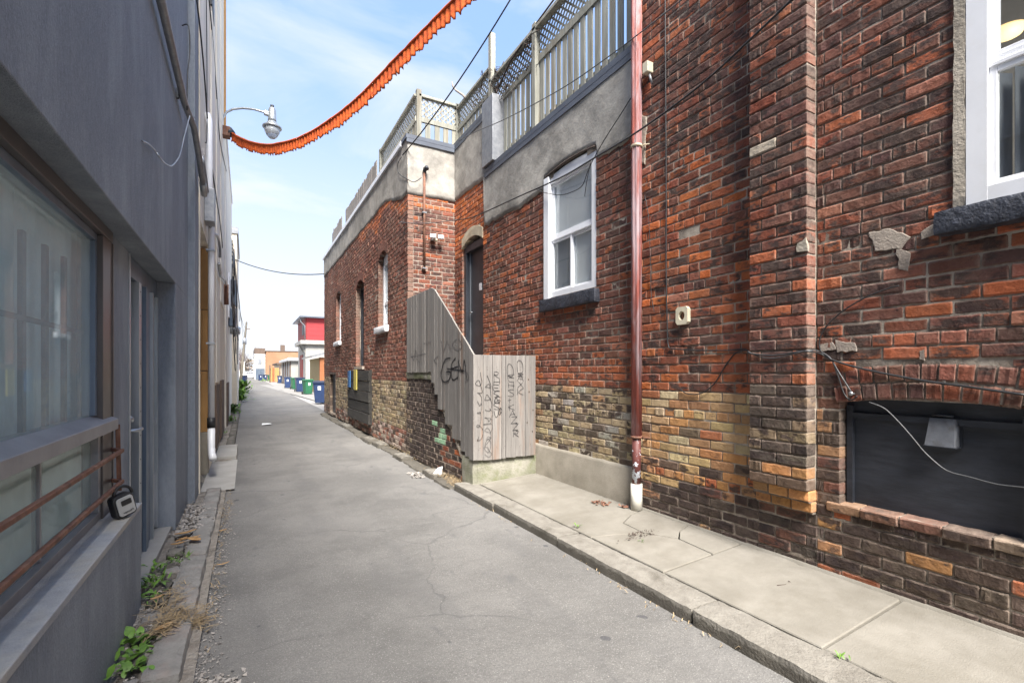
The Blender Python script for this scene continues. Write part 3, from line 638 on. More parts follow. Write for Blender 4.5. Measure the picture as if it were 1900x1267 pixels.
def window_unit(root, c, y0, y1, z0, z1, zm, arch_rise=0, fw=.07, split=None, blind='blind', lowL=None):
    """white frame, meeting rail, sashes and panes in the plane X=c"""
    fr = MB(); zt = z1
    fr.box((c - .015, y0, z0), (c + .09, y0 + fw, zt)); fr.box((c - .015, y1 - fw, z0), (c + .09, y1, zt))
    fr.box((c - .014, y0 + fw, z0), (c + .09, y1 - fw, z0 + fw * .95)); fr.box((c - .014, y0 + fw, zt - fw), (c + .09, y1 - fw, zt))
    if arch_rise:
        n = 14; top = []
        for i in range(n + 1):
            t = i / n; y = y0 + (y1 - y0) * t; top.append((y, zt + arch_rise * (1 - (2 * t - 1) ** 2)))
        fr.prism([(y0, zt + .001)] + top[0:] + [(y1, zt + .001)], c - .012, c + .09)
    f = fr.build('window_frame', M['white_paint'], root, bevel=.004)
    ml = MB(); ml.box((c + .012, y0 + fw, zm - .028), (c + .075, y1 - fw, zm + .028)); ml.box((c + .0, y0 + fw, zm - .03), (c + .02, y1 - fw, zm - .008)); ml.build('meeting_rail', M['white_paint'], f, bevel=.003)
    s = MB(); q = .032
    for (a, b_, e, g_, d) in ((y0 + fw, y1 - fw, zm + .028, zt - fw, .04),):
        s.box((c + d - .02, a, e), (c + d + .02, a + q, g_)); s.box((c + d - .02, b_ - q, e), (c + d + .02, b_, g_)); s.box((c + d - .019, a + q, e), (c + d + .019, b_ - q, e + q * .8)); s.box((c + d - .019, a + q, g_ - q), (c + d + .019, b_ - q, g_))
    s.build('upper_sash', M['white_paint'], f, bevel=.003)
    s = MB(); lo, hi = z0 + fw * .95, zm - .03; mid = (y0 + y1) / 2 if split else None
    spans = [(y0 + fw, y1 - fw)] if not split else [(mid - .01, y1 - fw), (y0 + fw, mid + .02)]
    for n, (a, b_) in enumerate(spans):
        d = .02 + .02 * n
        s.box((c + d - .012, a, lo), (c + d + .02, a + q, hi)); s.box((c + d - .012, b_ - q, lo), (c + d + .02, b_, hi)); s.box((c + d - .011, a + q, lo), (c + d + .019, b_ - q, lo + q)); s.box((c + d - .011, a + q, hi - q), (c + d + .019, b_ - q, hi))
    s.build('lower_sash', M['white_paint'], f, bevel=.003)
    g1 = MB(); g1.box((c + .036, y0 + fw, zm + .02), (c + .040, y1 - fw, zt - fw + .01)); g1.build('pane', M['glass'], f)
    for n, (a, b_) in enumerate(spans): g1 = MB(); g1.box((c + .024 + .02 * n, a + .01, lo + .01), (c + .028 + .02 * n, b_ - .01, hi - .01)); g1.build('pane', M['glass'], f)
    if blind:
        bl = MB(); bl.box((c + .058, y0 + .01, zm + .02), (c + .063, y1 - .01, zt - .01)); bl.build('blind', M[blind], root)
        if split:
            bl = MB(); bl.box((c + .060, mid, z0 + .02), (c + .065, y1 - .01, zm + .02)); bl.build('blind', M['blind_grey'], root)
            bl = MB(); bl.box((c + .064, y0 + .01, z0 + .02), (c + .069, mid, zm + .02)); bl.build('blind', M['blind'], root)
        else:
            bl = MB(); bl.box((c + .118, y0 - .05, z0 - .02), (c + .123, y1 + .05, zm + .02)); bl.build('blind', M[lowL or 'blind_grey'], root)
    return f
wf = window_unit(NB, 3.40, .10, 1.066, 2.390, 4.14, 3.12, .05, .085, None, None)
for i in range(13):
    y = .18 + i * .066; v = MB(); v.obox((3.60, y, 2.42), (3.60, y, 3.12), .085, .003, (.42, .9, 0)); v.build('blind_slat', M['blind_grey'], NB)
lp = MB(); lp.lathe((4.3, 1.15, 3.71), [(.001, -.06), (.035, -.057), (.07, -.04), (.087, -.01), (.09, 0), (.001, .002)], 20)
pl_ = bpy.data.lights.new('room_lamp', 'POINT'); pl_.energy = 3.5; pl_.color = (1, .95, .88); pl_.shadow_soft_size = .15; plo = bpy.data.objects.new('room_lamp', pl_); COL.objects.link(plo); plo.location = (4.2, .9, 3.3)
lm, nt, b_ = newmat('lamp_glow'); b_.inputs['Emission Color'].default_value = (1, .68, .30, 1); b_.inputs['Emission Strength'].default_value = .35; b_.inputs['Base Color'].default_value = (.9, .7, .4, 1)
tag(lp.build('ceiling_lamp', lm), 'lit warm dome lamp seen through the top of the large right hand window', 'lamp')
sl = MB(); rbox(sl, (3.315, .0, 2.250), (3.45, 1.185, 2.385), (5, 34, 5), .0045, 24, round_=.010); sl.build('window_sill', M['black_stone'], NB)

# boarded basement opening
bb = MB(); n = 24; ys = [.80 + .9 * i / n for i in range(n + 1)]
bb.prism([(.80, .64)] + [(1.70, .64)] + [(y, B1.top(y) + .01) for y in reversed(ys)], 3.495, 3.52)
bd = bb.build('boarding', M['black_board'], NB)
fr = MB(); fr.box((3.465, .835, .64), (3.497, .872, 1.27)); fr.box((3.465, 1.655, .64), (3.497, 1.69, 1.28)); fr.box((3.47, .872, 1.20), (3.494, 1.655, 1.235)); fr.build('batten', M['black_board'], bd)
vh = MB(); y0, y1 = W(1768, 800)[0] + .0, W(1712, 800)[0]; y0, y1 = sorted((y0, y1)); zt, zb = 1.5 + (690 - 776) / F * 2.75, 1.5 + (690 - 828) / F * 2.7
vh.add([(3.49, y0, zt), (3.49, y1, zt), (3.455, y0 + .012, zt + .002), (3.455, y1 - .012, zt + .002), (3.42, y0, zb), (3.42, y1, zb), (3.49, y0, zb - .0), (3.49, y1, zb - .0)],
       [(0, 1, 3, 2), (2, 3, 5, 4), (0, 2, 4, 6), (1, 7, 5, 3), (0, 6, 7, 1)])
vv = vh.build('vent_hood', M['vent_grey'], bd)
vr = MB(); vr.tube([(3.47, y0 + .02, zt + .015), (3.455, (y0 + y1) / 2, zt + .022), (3.47, y1 - .02, zt + .015)], .008); vr.box((3.488, y0 - .010, zb - .012), (3.494, y1 + .010, zt + .01)); vr.box((3.415, y0 - .006, zb - .006), (3.49, y1 + .006, zb)); vr.build('vent_flange', M['dark_metal'], vv)

# square flue plate with hole
fl = thing('vent_plate', 'small cream wall plate with a rusty round hole, right of the drain pipe', 'vent', (3.39, 2.98, 1.9)); y, z = W(1270, 586)
n = 20; mbp = MB(); hw = .066; cyl = [(y + .033 * cos(2*pi*i/n), z + .04 * sin(2*pi*i/n)) for i in range(n)]
sq = []
for i in range(n):
    a = 2*pi*i/n; k = min(1/abs(cos(a)) if abs(cos(a)) > 1e-6 else 9, 1/abs(sin(a)) if abs(sin(a)) > 1e-6 else 9); sq.append((y + hw * cos(a) * k, z + .078 * sin(a) * k))
vs = [(3.362, a, b) for a, b in cyl] + [(3.362, a, b) for a, b in sq] + [(3.40, a, b) for a, b in sq] + [(3.395, a, b) for a, b in cyl]
mbp.add(vs, [(i, (i+1) % n, n+(i+1) % n, n+i) for i in range(n)] + [(n+i, n+(i+1) % n, 2*n+(i+1) % n, 2*n+i) for i in range(n)] + [(i, 3*n+i, 3*n+(i+1) % n, (i+1) % n) for i in range(n)])
mbp.build('plate', M['cream_plastic'], fl)
MB().lathe((0, 0, 0), [(.001, 0), (.033, .001)], 16)
hb = MB(); hb.box((3.392, y - .04, z - .045), (3.396, y + .04, z + .045)); hb.build('hole', M['rust'], fl)
# white sensor box on the wall
sb = thing('sensor_box', 'small cream box on the brick wall high beside the red drain pipe', 'box', (3.36, 3.4, 4)); y, z = W(1208, 130)
c_ = MB(); c_.box((3.32, y - .035, z - .05), (3.395, y + .035, z + .05)); c_.build('case', M['cream_plastic'], sb, bevel=.006)
c_ = MB(); c_.tube([(3.37, y - .01, z - .06), (3.34, y - .05, z - .12), (3.375, y - .04, z - .17)], .012); c_.build('bracket', M['grey_pipe'], sb)

# ------------------------------------------------------------------ drain pipe
dp = thing('drain_pipe', 'tall faded red drain pipe running down between the two brick buildings', 'drain pipe', (3.33, 3.49, .14))
PX, PY = 3.335, 3.50
pm = MB(); pm.tube([(PX, PY, .86), (PX, PY, 2.7), (PX, PY, 4.5), (PX, PY, 6.3)], .045, 16)
for a in range(0, 360, 45): pm.tube([(PX + .045 * cos(radians(a)), PY + .045 * sin(radians(a)), .88), (PX + .045 * cos(radians(a)), PY + .045 * sin(radians(a)), 6.3)], .0065, 5)
pm.build('pipe', M['red_pipe'], dp)
pm = MB(); pm.tube([(PX, PY, .40), (PX, PY, .875)], .042, 16); pm.build('lower_pipe', M['maroon_pipe'], dp)
pm = MB(); pm.tube([(PX, PY, .12), (PX, PY, .41)], .056, 18); pm.build('foot_pipe', M['pvc'], dp, label='short white plastic pipe at the foot')
for z in (.865, 3.70):
    pm = MB(); pm.lathe((PX, PY, z), [(.046, -.012), (.056, -.012), (.056, .012), (.046, .012)], 16); pm.obox((PX + .03, PY - .06, z), (3.41, PY - .10, z), .02, .008); pm.build('strap', M['rust'] if z < 1 else M['cream_stone'], dp)

# ================================================================== middle building (stucco parapet over brick)
MBd = thing('brick_building', 'low brick building with peeling cement render and a roof terrace fence, mid right', 'building', (3.4, 6, 0))
def col_mid(y, z):
    n = fn(y, z, 14, 1.0)
    if z > 1.33:
        if z < 1.75 + .3 * fn(y, 2, 2, 1.4) + (.35 if y > 4.9 else 0): c, a = pick([(5, ORG), (3, RED), (1, BRN), (1.4, PNK), (1, SPAL)]), random.uniform(.1, .75)
        elif y > 6.9: c, a = pick([(3, RED), (3, BRN), (2, ORG)]), random.uniform(.2, .8)
        elif y > 5.15 and z > 2.2: c, a = pick([(3, BRN), (3, RED), (1.5, ORG), (1, PNK)]), random.uniform(.1, .7)
        else: c, a = pick([(5, BRN), (3.5, RED), (1.2, PUR), (1, PNK), (.8, ORG)]), random.uniform(.1, .65)
        if z > 3.6 and y > 6.9: c, a = pick([(2, SPAL), (2, ORG), (1, RED)]), .2
    else: c, a = pick([(3.6, (.46, .37, .22)), (2.6, (.55, .45, .27)), (1.3, DGR), (1.0, BLK), (1.3, (.48, .46, .42)), (.5, TAN)]), random.uniform(.1, .85)
    return (*c, a)
def col_far(y, z):
    if z > 1.33 + .02 * fn(y, 1, 1, 2):
        c, a = pick([(3.5, (.19, .072, .05)), (2.5, (.23, .080, .05)), (2, BRN), (.8, PNK), (.8, RED)]), random.uniform(.0, .55)
        e = 4.62 + min(.36, max(0, y - 8.3) * .3) - z
        if e < .28 + .35 * fn(y, 3, 3, 1.1) and y < 13: c, a = pick([(2, SPAL), (3, ORG), (1, RED)]), .1
        elif fn(y, z, 31, .8) > .25: c = tuple(x * .75 for x in c)
    elif z > .40 + .1 * fn(y, 1, 1, .6): c, a = pick([(3, (.42, .34, .20)), (3, (.33, .26, .16)), (1, (.50, .44, .31)), (1.2, DGR)]), random.uniform(.1, .6)
    else: c, a = pick([(3, (.50, .42, .36)), (2, PNK), (2, DGR), (1, BRN)]), random.uniform(.1, .6)
    return (*c, a)
def col_stair(y, z):
    t = (y - 5.4) / 2.9
    c, a = pick([(5, BLK), (3.5, DGR), (1, (.12, .10, .085))]), random.uniform(.5, 1.)
    if y < 6.7 and random.random() < .30 + (.25 if y < 6.0 else 0): c, a = pick([(2, ORG), (1, SPAL), (2, RED)]), .25
    if z > 1.2 and random.random() < .15 and y < 7.5: c, a = pick([(1, ORG)]), .2
    if y > 8.0 and random.random() < .5: c, a = pick([(1, (.33, .27, .17)), (1, DGR)]), .6
    if 6.30 < y < 6.95 and .42 < z < .80 - (6.95 - y) * .25 and fn(y, z, 3, 4) > -.35: c, a = (.36, .62, .40), -.2
    return (*c, a)
D2 = 2.5; RY = 8.31
W2 = Opening(4.20, 5.225, 2.43, 3.985, .045, 0)
DR = Opening(7.10, 7.97, 1.60, 3.70, .13, .17)
bw = Bricks(); mo = MB()
wall(bw, mo, 'X', 3.4, 3.55, RY, .53, 4.70, [W2, DR], col_mid, skip=lambda y, z: (z > 3.9 and y < 6.95) or (y > 7.0 and z > 4.72))
# return wall facing the viewer
mo2 = MB()
wall(bw, mo2, 'Y', RY, D2 + .105, 3.41, .05, 4.75, [], lambda x, z: (*pick([(4, BRN), (3, RED), (2, PUR), (1.4, PNK), (.8, ORG)]), random.uniform(.2, .8)) if z < 4.45 else (*pick([(2, SPAL), (2, ORG), (1, BRN)]), .2), jit=.002)
Of = [at(u, 600, X=D2).y for u in (632.5, 624)]; Od = [at(u, 600, X=D2).y for u in (675, 660.5)]; On = [at(u, 600, X=D2).y for u in (719.5, 702)]; Ob = [at(u, 700, X=D2).y for u in (623, 612)]
def zof(u, v, X=D2): return at(u, v, X=X).z
OF = Opening(Of[0], Of[1], zof(628, 634), zof(628, 548), .12, 0); OD = Opening(Od[0], Od[1], zof(668, 680), zof(668, 530), .14, 0); ON = Opening(On[0], On[1], zof(711, 606), zof(711, 478), .14, 0)
OB = Opening(Ob[0], Ob[1], .10, zof(617, 694), 0, 0)
wall(bw, mo, 'X', D2, RY, 18.7, .05, 5.3, [OF, OD, ON, OB], col_far, ends=(.0065, 0), skip=lambda y, z: z > 5.05)
bw.finish(MBd)
mo.build('wall', M['mortar'], MBd); mo2.build('return_wall', M['mortar_light'], MBd)
# massing behind
mass = MB(); mass.box((3.655, 3.56, -.1), (3.9, 4.1, 4.7)); mass.box((3.655, 5.4, -.1), (12, 7.0, 4.7)); mass.box((4.0, 3.56, -.1), (12, 5.4, 4.7)); mass.box((3.655, 8.05, -.1), (12, 18.68, 4.7)); mass.box((2.76, 8.57, -.1), (3.65, 9.0, 4.7)); mass.box((4.2, 7.0, -.1), (12, 8.05, 4.7))
mass.box((3.18, 9.0, -.1), (3.65, 18.68, 4.7)); mass.build('inner_wall', M['inside'], MBd)
rf = MB(); rf.box((3.42, 3.56, 4.70), (12, 8.7, 4.73)); rf.box((2.52, 8.4, 5.50), (12, 18.68, 5.53)); rf.build('roof', M['dark_metal'], MBd)

def render_band(name, parent, plane, c, a0, a1, top, bot, th=.014, inner=0):
    mb = MB(); n = max(4, int((a1 - a0) / .03)); vs = []
    f = (lambda a, z, h: (h, a, z)) if plane == 'X' else (lambda a, z, h: (a, h, z))
    rows = 14
    for i in range(n + 1):
        a = a0 + (a1 - a0) * i / n; zb = bot(a); zt = top(a)
        for j in range(rows):
            z = zb + (zt - zb) * j / (rows - 1); d = c - th + .010 * fn(a, z, 7, 1.7) + .004 * fn(a, z, 3, 6) + (.006 if j == 0 else 0)
            vs.append(f(a, z, d))
        vs.append(f(a, zb, c + .012))
    R = rows + 1
    fs = [(i*R+j, (i+1)*R+j, (i+1)*R+j+1, i*R+j+1) for i in range(n) for j in range(rows-1)] + [(i*R+rows, (i+1)*R+rows, (i+1)*R, i*R) for i in range(n)]
    mb.add(vs, fs, None, True); return mb.build(name, M['stucco_cement'], parent)
rag = lambda a, s=1., q=0: s * (.045 * fn(a, q, 1, 1.6) + .030 * fn(a, q, 2, 6) + .012 * fn(a, q, 3, 22))
# near part: hole left round the window by stopping the render at its sides
def bot1(a):
    z = 3.86 + rag(a, 1.2)
    if W2.a0 - .03 < a < W2.a1 + .03: z = max(z, W2.top(min(max(a, W2.a0), W2.a1)) + .035 + .01 * fn(a, 1, 1, 20))
    return z
render_band('cement_render', MBd, 'X', 3.4, 3.555, 7.0, lambda a: 4.70, bot1, .016)
for a0, a1 in ((7.0, RY - .03),): render_band('cement_render', MBd, 'X', 3.4, a0, a1, lambda a: 5.66, lambda a: 4.66 + rag(a, .6, 3) if a > 7.06 else 3.86, .018)
mbx = MB(); mbx.box((3.41, 6.98, 4.6), (3.66, RY, 5.66)); mbx.box((2.52, RY + .015, 4.6), (3.42, RY + .25, 5.6)); mbx.box((D2 + .012, RY + .25, 5.0), (D2 + .25, 18.69, 5.62)); mbx.box((3.41, 3.56, 4.6), (3.66, 6.98, 4.69)); mbx.build('parapet_core', M['stucco_cement'], MBd)
render_band('cement_render', MBd, 'Y', RY, D2 - .01, 3.41, lambda a: 5.62, lambda a: 4.65 + rag(a, .4, 8), .016)
render_band('cement_render', MBd, 'X', D2, RY - .012, 18.7, lambda a: 5.63, lambda a: min(4.66 + max(0, a - RY - .35) * .28, 4.98) + rag(a, .8, 6), .016)
cp = MB(); cp.box((3.37, 3.56, 4.71), (3.70, 7.02, 4.78)); cp.box((3.372, 3.56, 4.64), (3.384, 7.0, 4.712)); cp.build('coping', M['coping'], MBd)
cp = MB(); cp.box((3.37, 7.0, 5.66), (3.70, RY + .1, 5.735)); cp.box((3.372, 7.0, 5.60), (3.384, RY - .02, 5.664)); cp.build('coping', M['coping'], MBd)
cp = MB(); cp.box((D2 - .04, RY - .045, 5.63), (3.372, RY + .28, 5.70)); cp.box((D2 - .03, RY - .042, 5.56), (3.37, RY - .030, 5.632)); cp.build('coping', M['coping'], MBd)
cp = MB(); cp.box((D2 - .055, RY + .282, 5.60), (D2 + .28, 18.75, 5.69)); cp.build('coping', M['white_paint'], MBd)
bx = MB(); bx.box((3.33, 6.62, 4.786), (3.62, 7.0, 5.82)); bx.build('parapet_end_box', M['grey_pipe'], MBd, bevel=.006)
bx = MB(); bx.box((3.365, 6.70, 4.66), (3.385, 7.01, 5.66)); 
# cement plinth
pl = MB(); n = 70; vs = []
for i in range(n + 1):
    y = 3.552 + (5.62 - 3.552) * i / n; zt = .545 + .006 * fn(y, 1, 1, 6)
    vs += [(3.41, y, zt + .004), (3.385, y, zt), (3.372 + .004 * fn(y, 4, 1, 3), y, zt - .03), (3.362 + .006 * fn(y, 2, 1, 2), y, .12)]
pl.add(vs, [(4*i+j, 4*i+j+1, 4*i+5+j, 4*i+4+j) for i in range(n) for j in range(3)] , None, True); pl.add([vs[0], vs[1], vs[2], vs[3], (3.41, 3.552, .12)], [(0, 1, 2, 3, 4)]); pl.build('plinth', M['plinth'], MBd)

# windows and doors
window_unit(MBd, 3.425, W2.a0 + .005, W2.a1 - .005, W2.z0 + .005, W2.zs, 3.20, .04, .085, True, 'blind')
tr = MB(); pts = [(3.385, W2.a0 + (W2.a1 - W2.a0) * i / 16, W2.top(W2.a0 + (W2.a1 - W2.a0) * i / 16) + .02 + .006 * fn(i * .9)) for i in range(17)]; tr.tube(pts, [.010 + .005 * fn(i * 2.1) for i in range(17)], 6); tr.build('loose_trim', M['twig'], MBd)
casing = MB(); casing.box((3.375, W2.a1 - .10, W2.z0), (3.424, W2.a1 + .012, W2.zs + .01)); casing.build('window_casing', M['white_paint'], MBd, bevel=.004)
sl = MB(); rbox(sl, (3.325, W2.a0 - .06, 2.275), (3.46, W2.a1 + .06, 2.43), (5, 34, 5), .005, 22, round_=.010); sl.build('window_sill', M['black_stone'], MBd)
# door above the stair
lt = MB(); n = 12; lo = [(DR.a0 + (DR.a1 - DR.a0) * i / n) for i in range(n + 1)]
lt.prism([(y, DR.top(y) + .002) for y in lo] + [(y, DR.top(y) + .168) for y in reversed(lo)], 3.388, 3.60); lt.build('door_arch', M['cream_stone'], MBd)
dd = MB(); dd.box((3.52, DR.a0, 1.6), (3.56, DR.a1, 3.86)); d = dd.build('door', M['dark_metal'], MBd)
dd = MB(); dd.box((3.435, DR.a1 - .09, 1.6), (3.52, DR.a1 - .004, 3.72)); dd.box((3.435, DR.a0 + .004, 1.6), (3.52, DR.a0 + .08, 3.72)); dd.box((3.437, DR.a0 + .08, 3.62), (3.519, DR.a1 - .09, 3.74)); dd.build('door_frame', M['dark_metal'], d, bevel=.004)
dd = MB(); dd.box((3.50, DR.a1 - .13, 1.6), (3.517, DR.a1 - .10, 3.62)); dd.build('edge_strip', M['alu'], d)
dd = MB(); dd.box((3.50, 7.40, 2.90), (3.518, 7.47, 3.02)); dd.build('notice', M['white_paint'], d)
dd = MB(); dd.tube([(3.50, 7.78, 2.55), (3.47, 7.78, 2.55), (3.47, 7.70, 2.55)], .012); dd.build('handle', M['galv'], d)
# windows in the far wall
def far_window(o, dark=False):
    f = MB(); w = .09; x = D2 + .13
    f.box((x - .03, o.a0, o.z0), (x + .05, o.a0 + w, o.zs)); f.box((x - .03, o.a1 - w, o.z0), (x + .05, o.a1, o.zs)); f.box((x - .03, o.a0 + w, o.z0), (x + .05, o.a1 - w, o.z0 + w)); n = 10; ys = [o.a0 + (o.a1 - o.a0) * i / n for i in range(n + 1)]
    f.prism([(o.a0, o.zs - w)] + [(y, o.top(y)) for y in ys] + [(o.a1, o.zs - w)], x - .03, x + .05); zm = (o.z0 + o.zs) / 2 - .2; f.box((x - .02, o.a0 + w, zm - .03), (x + .04, o.a1 - w, zm + .03))
    q = f.build('window_frame', M['dark_metal'] if dark else M['white_paint'], MBd)
    p = MB(); p.box((x + .005, o.a0 + w, o.z0 + w), (x + .01, o.a1 - w, o.zs - w)); p.build('pane', M['glass'], q)
    b_ = MB(); b_.box((x + .052, o.a0 + .01, o.z0), (x + .058, o.a1 - .01, o.zs + .05)); b_.build('blind', M['blind'] if not dark else M['inside'], MBd)
for o in (OF, ON):
    far_window(o); s = MB(); rbox(s, (D2 - .09, o.a0 - .07, o.z0 - .13), (D2 + .10, o.a1 + .07, o.z0 + .005), (4, 12, 4), .008, 9, round_=.015); s.build('window_sill', M['white_paint'], MBd)
dd = MB(); x = D2 + .16; n = 10; ys = [OD.a0 + (OD.a1 - OD.a0) * i / n for i in range(n + 1)]; dd.prism([(OD.a0, OD.z0)] + [(y, OD.top(y)) for y in ys] + [(OD.a1, OD.z0)], x, x + .05); d = dd.build('door', M['dark_metal'], MBd, label='dark painted-over upper door')
dd = MB(); dd.box((x - .04, OD.a0, OD.z0), (x - .001, OD.a0 + .08, OD.zs)); dd.box((x - .04, OD.a1 - .08, OD.z0), (x - .001, OD.a1, OD.zs)); dd.box((x - .04, OD.a0 + .08, OD.zs - .06), (x - .001, OD.a1 - .08, OD.zs)); dd.build('door_frame', M['black_board'], d)
s = MB(); s.box((D2 - .05, OD.a0 - .05, OD.z0 - .07), (D2 + .15, OD.a1 + .05, OD.z0)); s.build('threshold', M['mortar_light'], MBd)
dd = MB(); dd.box((D2 + .09, OB.a0, .10), (D2 + .13, OB.a1, OB.zs)); d = dd.build('door', M['black_board'], MBd, label='small black basement door with white tag')
dd = MB(); dd.box((D2 - .01, OB.a0 - .06, .08), (D2 + .14, OB.a0, OB.zs + .06)); dd.box((D2 - .01, OB.a1, .08), (D2 + .14, OB.a1 + .06, OB.zs + .06)); dd.box((D2 - .01, OB.a0, OB.zs), (D2 + .14, OB.a1, OB.zs + .06)); dd.build('door_frame', M['brown_board'], d)
for o, rg in ((OF, .12), (OD, .12), (ON, .12)):
    k = MB(); n = 12; ys = [o.a0 - .02 + (o.a1 - o.a0 + .04) * i / n for i in range(n + 1)]
    for i in range(n):
        y0, y1 = ys[i] + .004, ys[i+1] - .004; yc = (y0 + y1) / 2; yy = min(max(yc, o.a0), o.a1); t = o.top(yy)
        k.prism([(y0, t), (y1, t), (y1, t + .20), (y0, t + .20)], D2 - .008, D2 + .10, col=(*pick([(2, BRN), (2, (.17, .07, .05))]), .3))
    tag(k.build('arch_brick', M['brick_all'], MBd), kind='stuff')

# ------------------------------------------------------------------ ribbons for marker tags
def stroke(mb, pts, wd, f, n=(0, 0, 1)):
    """flat marker line; f maps (s,t) on the surface to a 3-D point"""
    P = [Vector(p) for p in pts]
    for i in range(len(P) - 1):
        a, b = P[i], P[i+1]; d = b - a
        if d.length < 1e-5: continue
        e = Vector((-d.y, d.x)).normalized() * wd * .52; d = d.normalized() * wd * .3
        q = [a - d - e, b + d - e, b + d + e, a - d + e]
        mb.quad(*[f(v.x, v.y) for v in q])
def smooth(pts, k=5):
    out_ = []; P = [Vector(p) for p in pts]
    for i in range(len(P) - 1):
        p0, p1, p2, p3 = P[max(i-1, 0)], P[i], P[i+1], P[min(i+2, len(P)-1)]
        for j in range(k):
            t = j / k; out_.append(.5 * ((2*p1) + (p2-p0)*t + (2*p0-5*p1+4*p2-p3)*t*t + (3*p1-p0-3*p2+p3)*t**3))
    return out_ + [P[-1]]
GL = {'A': [[(0,0),(.5,1),(1,0)],[(.15,.4),(.85,.4)]], 'K': [[(0,0),(0,1)],[(1,1),(.05,.45),(1,0)]], 'Z': [[(0,1),(1,1),(0,0),(1,.05)]], 'R': [[(0,0),(0,1),(.8,.9),(.7,.5),(0,.5),(1,0)]],
      'S': [[(1,.9),(.4,1),(0,.75),(.9,.3),(.5,0),(0,.1)]], 'H': [[(0,0),(0,1)],[(1,0),(1,1)],[(0,.5),(1,.5)]], 'E': [[(1,1),(0,1),(0,0),(1,0)],[(0,.5),(.8,.5)]], 'P': [[(0,0),(0,1),(.9,.9),(.8,.5),(0,.45)]],
      'M': [[(0,0),(.1,1),(.5,.3),(.9,1),(1,0)]], 'G': [[(1,.8),(.6,1),(.1,.7),(.1,.2),(.6,0),(1,.3),(.6,.45)]], 'O': [[(.5,1),(0,.5),(.5,0),(1,.5),(.5,1)]], 'B': [[(0,0),(0,1),(.8,.8),(.1,.5),(.9,.25),(0,0)]], 'D': [[(0,0),(0,1),(1,.6),(.8,.2),(0,0)]],
      'X': [[(0,0),(1,1)],[(0,1),(1,0)]], '+': [[(.5,0),(.5,1)],[(0,.5),(1,.5)]], 'L': [[(0,1),(0,0),(1,0)]], '8': [[(.5,.5),(0,.8),(.5,1),(1,.8),(.5,.5),(0,.2),(.5,0),(1,.2),(.5,.5)]], 'U': [[(0,1),(.1,.1),(.6,0),(1,1)]], 'Q': [[(.5,.9),(0,.5),(.4,0),(1,.5),(.5,.9),(.45,.2)]]}
def tagtext(mb, word, s0, t0, w, h, wd, f, down=True, R=None, curve=True):
    R = R or random.Random(1); t = t0
    for ch in word:
        for st in GL.get(ch, []):
            pts = [(s0 + w * (p[0] + R.uniform(-.12, .12)), t - h + h * (p[1] + R.uniform(-.1, .1))) for p in st]
            stroke(mb, smooth(pts, 4) if curve else pts, wd, f)
        t -= h * 1.08
    return mb

# ------------------------------------------------------------------ stair walls, landing and steps
ST = thing('stair', 'sooty brick stair with mossy concrete foot rising to the side door', 'stair', (2.9, 6.8, .1))
SX = 2.475
def zbot(y):                                        # lower edge of the board screen above the masonry (world z)
    return 1.5 + (0 if y > 6.95 else max(-1.08, -1.08 * (6.95 - y) / 1.23))
bw = Bricks(); mo = MB()
wall(bw, mo, 'X', SX, 5.62, RY + .0, .05, 1.42, [], col_stair, depth=.2, skip=lambda y, z: z > zbot(y) - .10 + .03 * fn(y, z, 1, 8), wob=.012)
k = .05
mo = MB(); ys = [5.62 + (RY - 5.62) * i / 90 for i in range(91)]
mo.prism([(5.62, .02)] + [(RY, .02)] + [(y, min(1.42, zbot(y) - .02 + .02 * fn(y, 2, 3, 9))) for y in reversed(ys)], SX + .009, SX + .2)
bw.finish(ST); mo.build('side_wall', M['mortar'], ST)
cap = MB(); rbox(cap, (SX - .02, 6.98, 1.38), (SX + .24, RY - .02, 1.50), (4, 22, 3), .008, 10, round_=.015); cap.build('cap', M['mossy'], ST)
sp = MB(); n = 30
for i in range(n):                                   # broken cement haunch along the slope
    y = 5.66 + 1.35 * i / n; z = zbot(y) - .07; rbox(sp, (SX - .012, y, z - .06), (SX + .2, y + .05, z + .07), (2, 2, 2), .014, 12)
tag(sp.build('cement_haunch', M['parge'], ST), kind='stuff')
ft = MB(); rbox(ft, (2.50, 5.405, .02), (3.385, 5.66, .42), (12, 4, 6), .010, 7, round_=.02); ft.build('concrete_foot', M['mossy'], ST)
ft = MB(); rbox(ft, (2.44, 5.42, .02), (2.60, 5.75, .44), (3, 5, 6), .012, 7, round_=.02); ft.build('concrete_foot', M['mossy'], ST)
for i in range(7):
    s = MB(); s.box((2.68, 5.66 + .19 * i, .02), (3.36, 5.66 + .19 * (i + 1) + .02, .42 + .17 * (i + 0))); s.build('step', M['plinth'], ST)
s = MB(); s.box((2.68, 7.0, .02), (3.36, 8.28, 1.5)); s.build('landing', M['plinth'], ST)

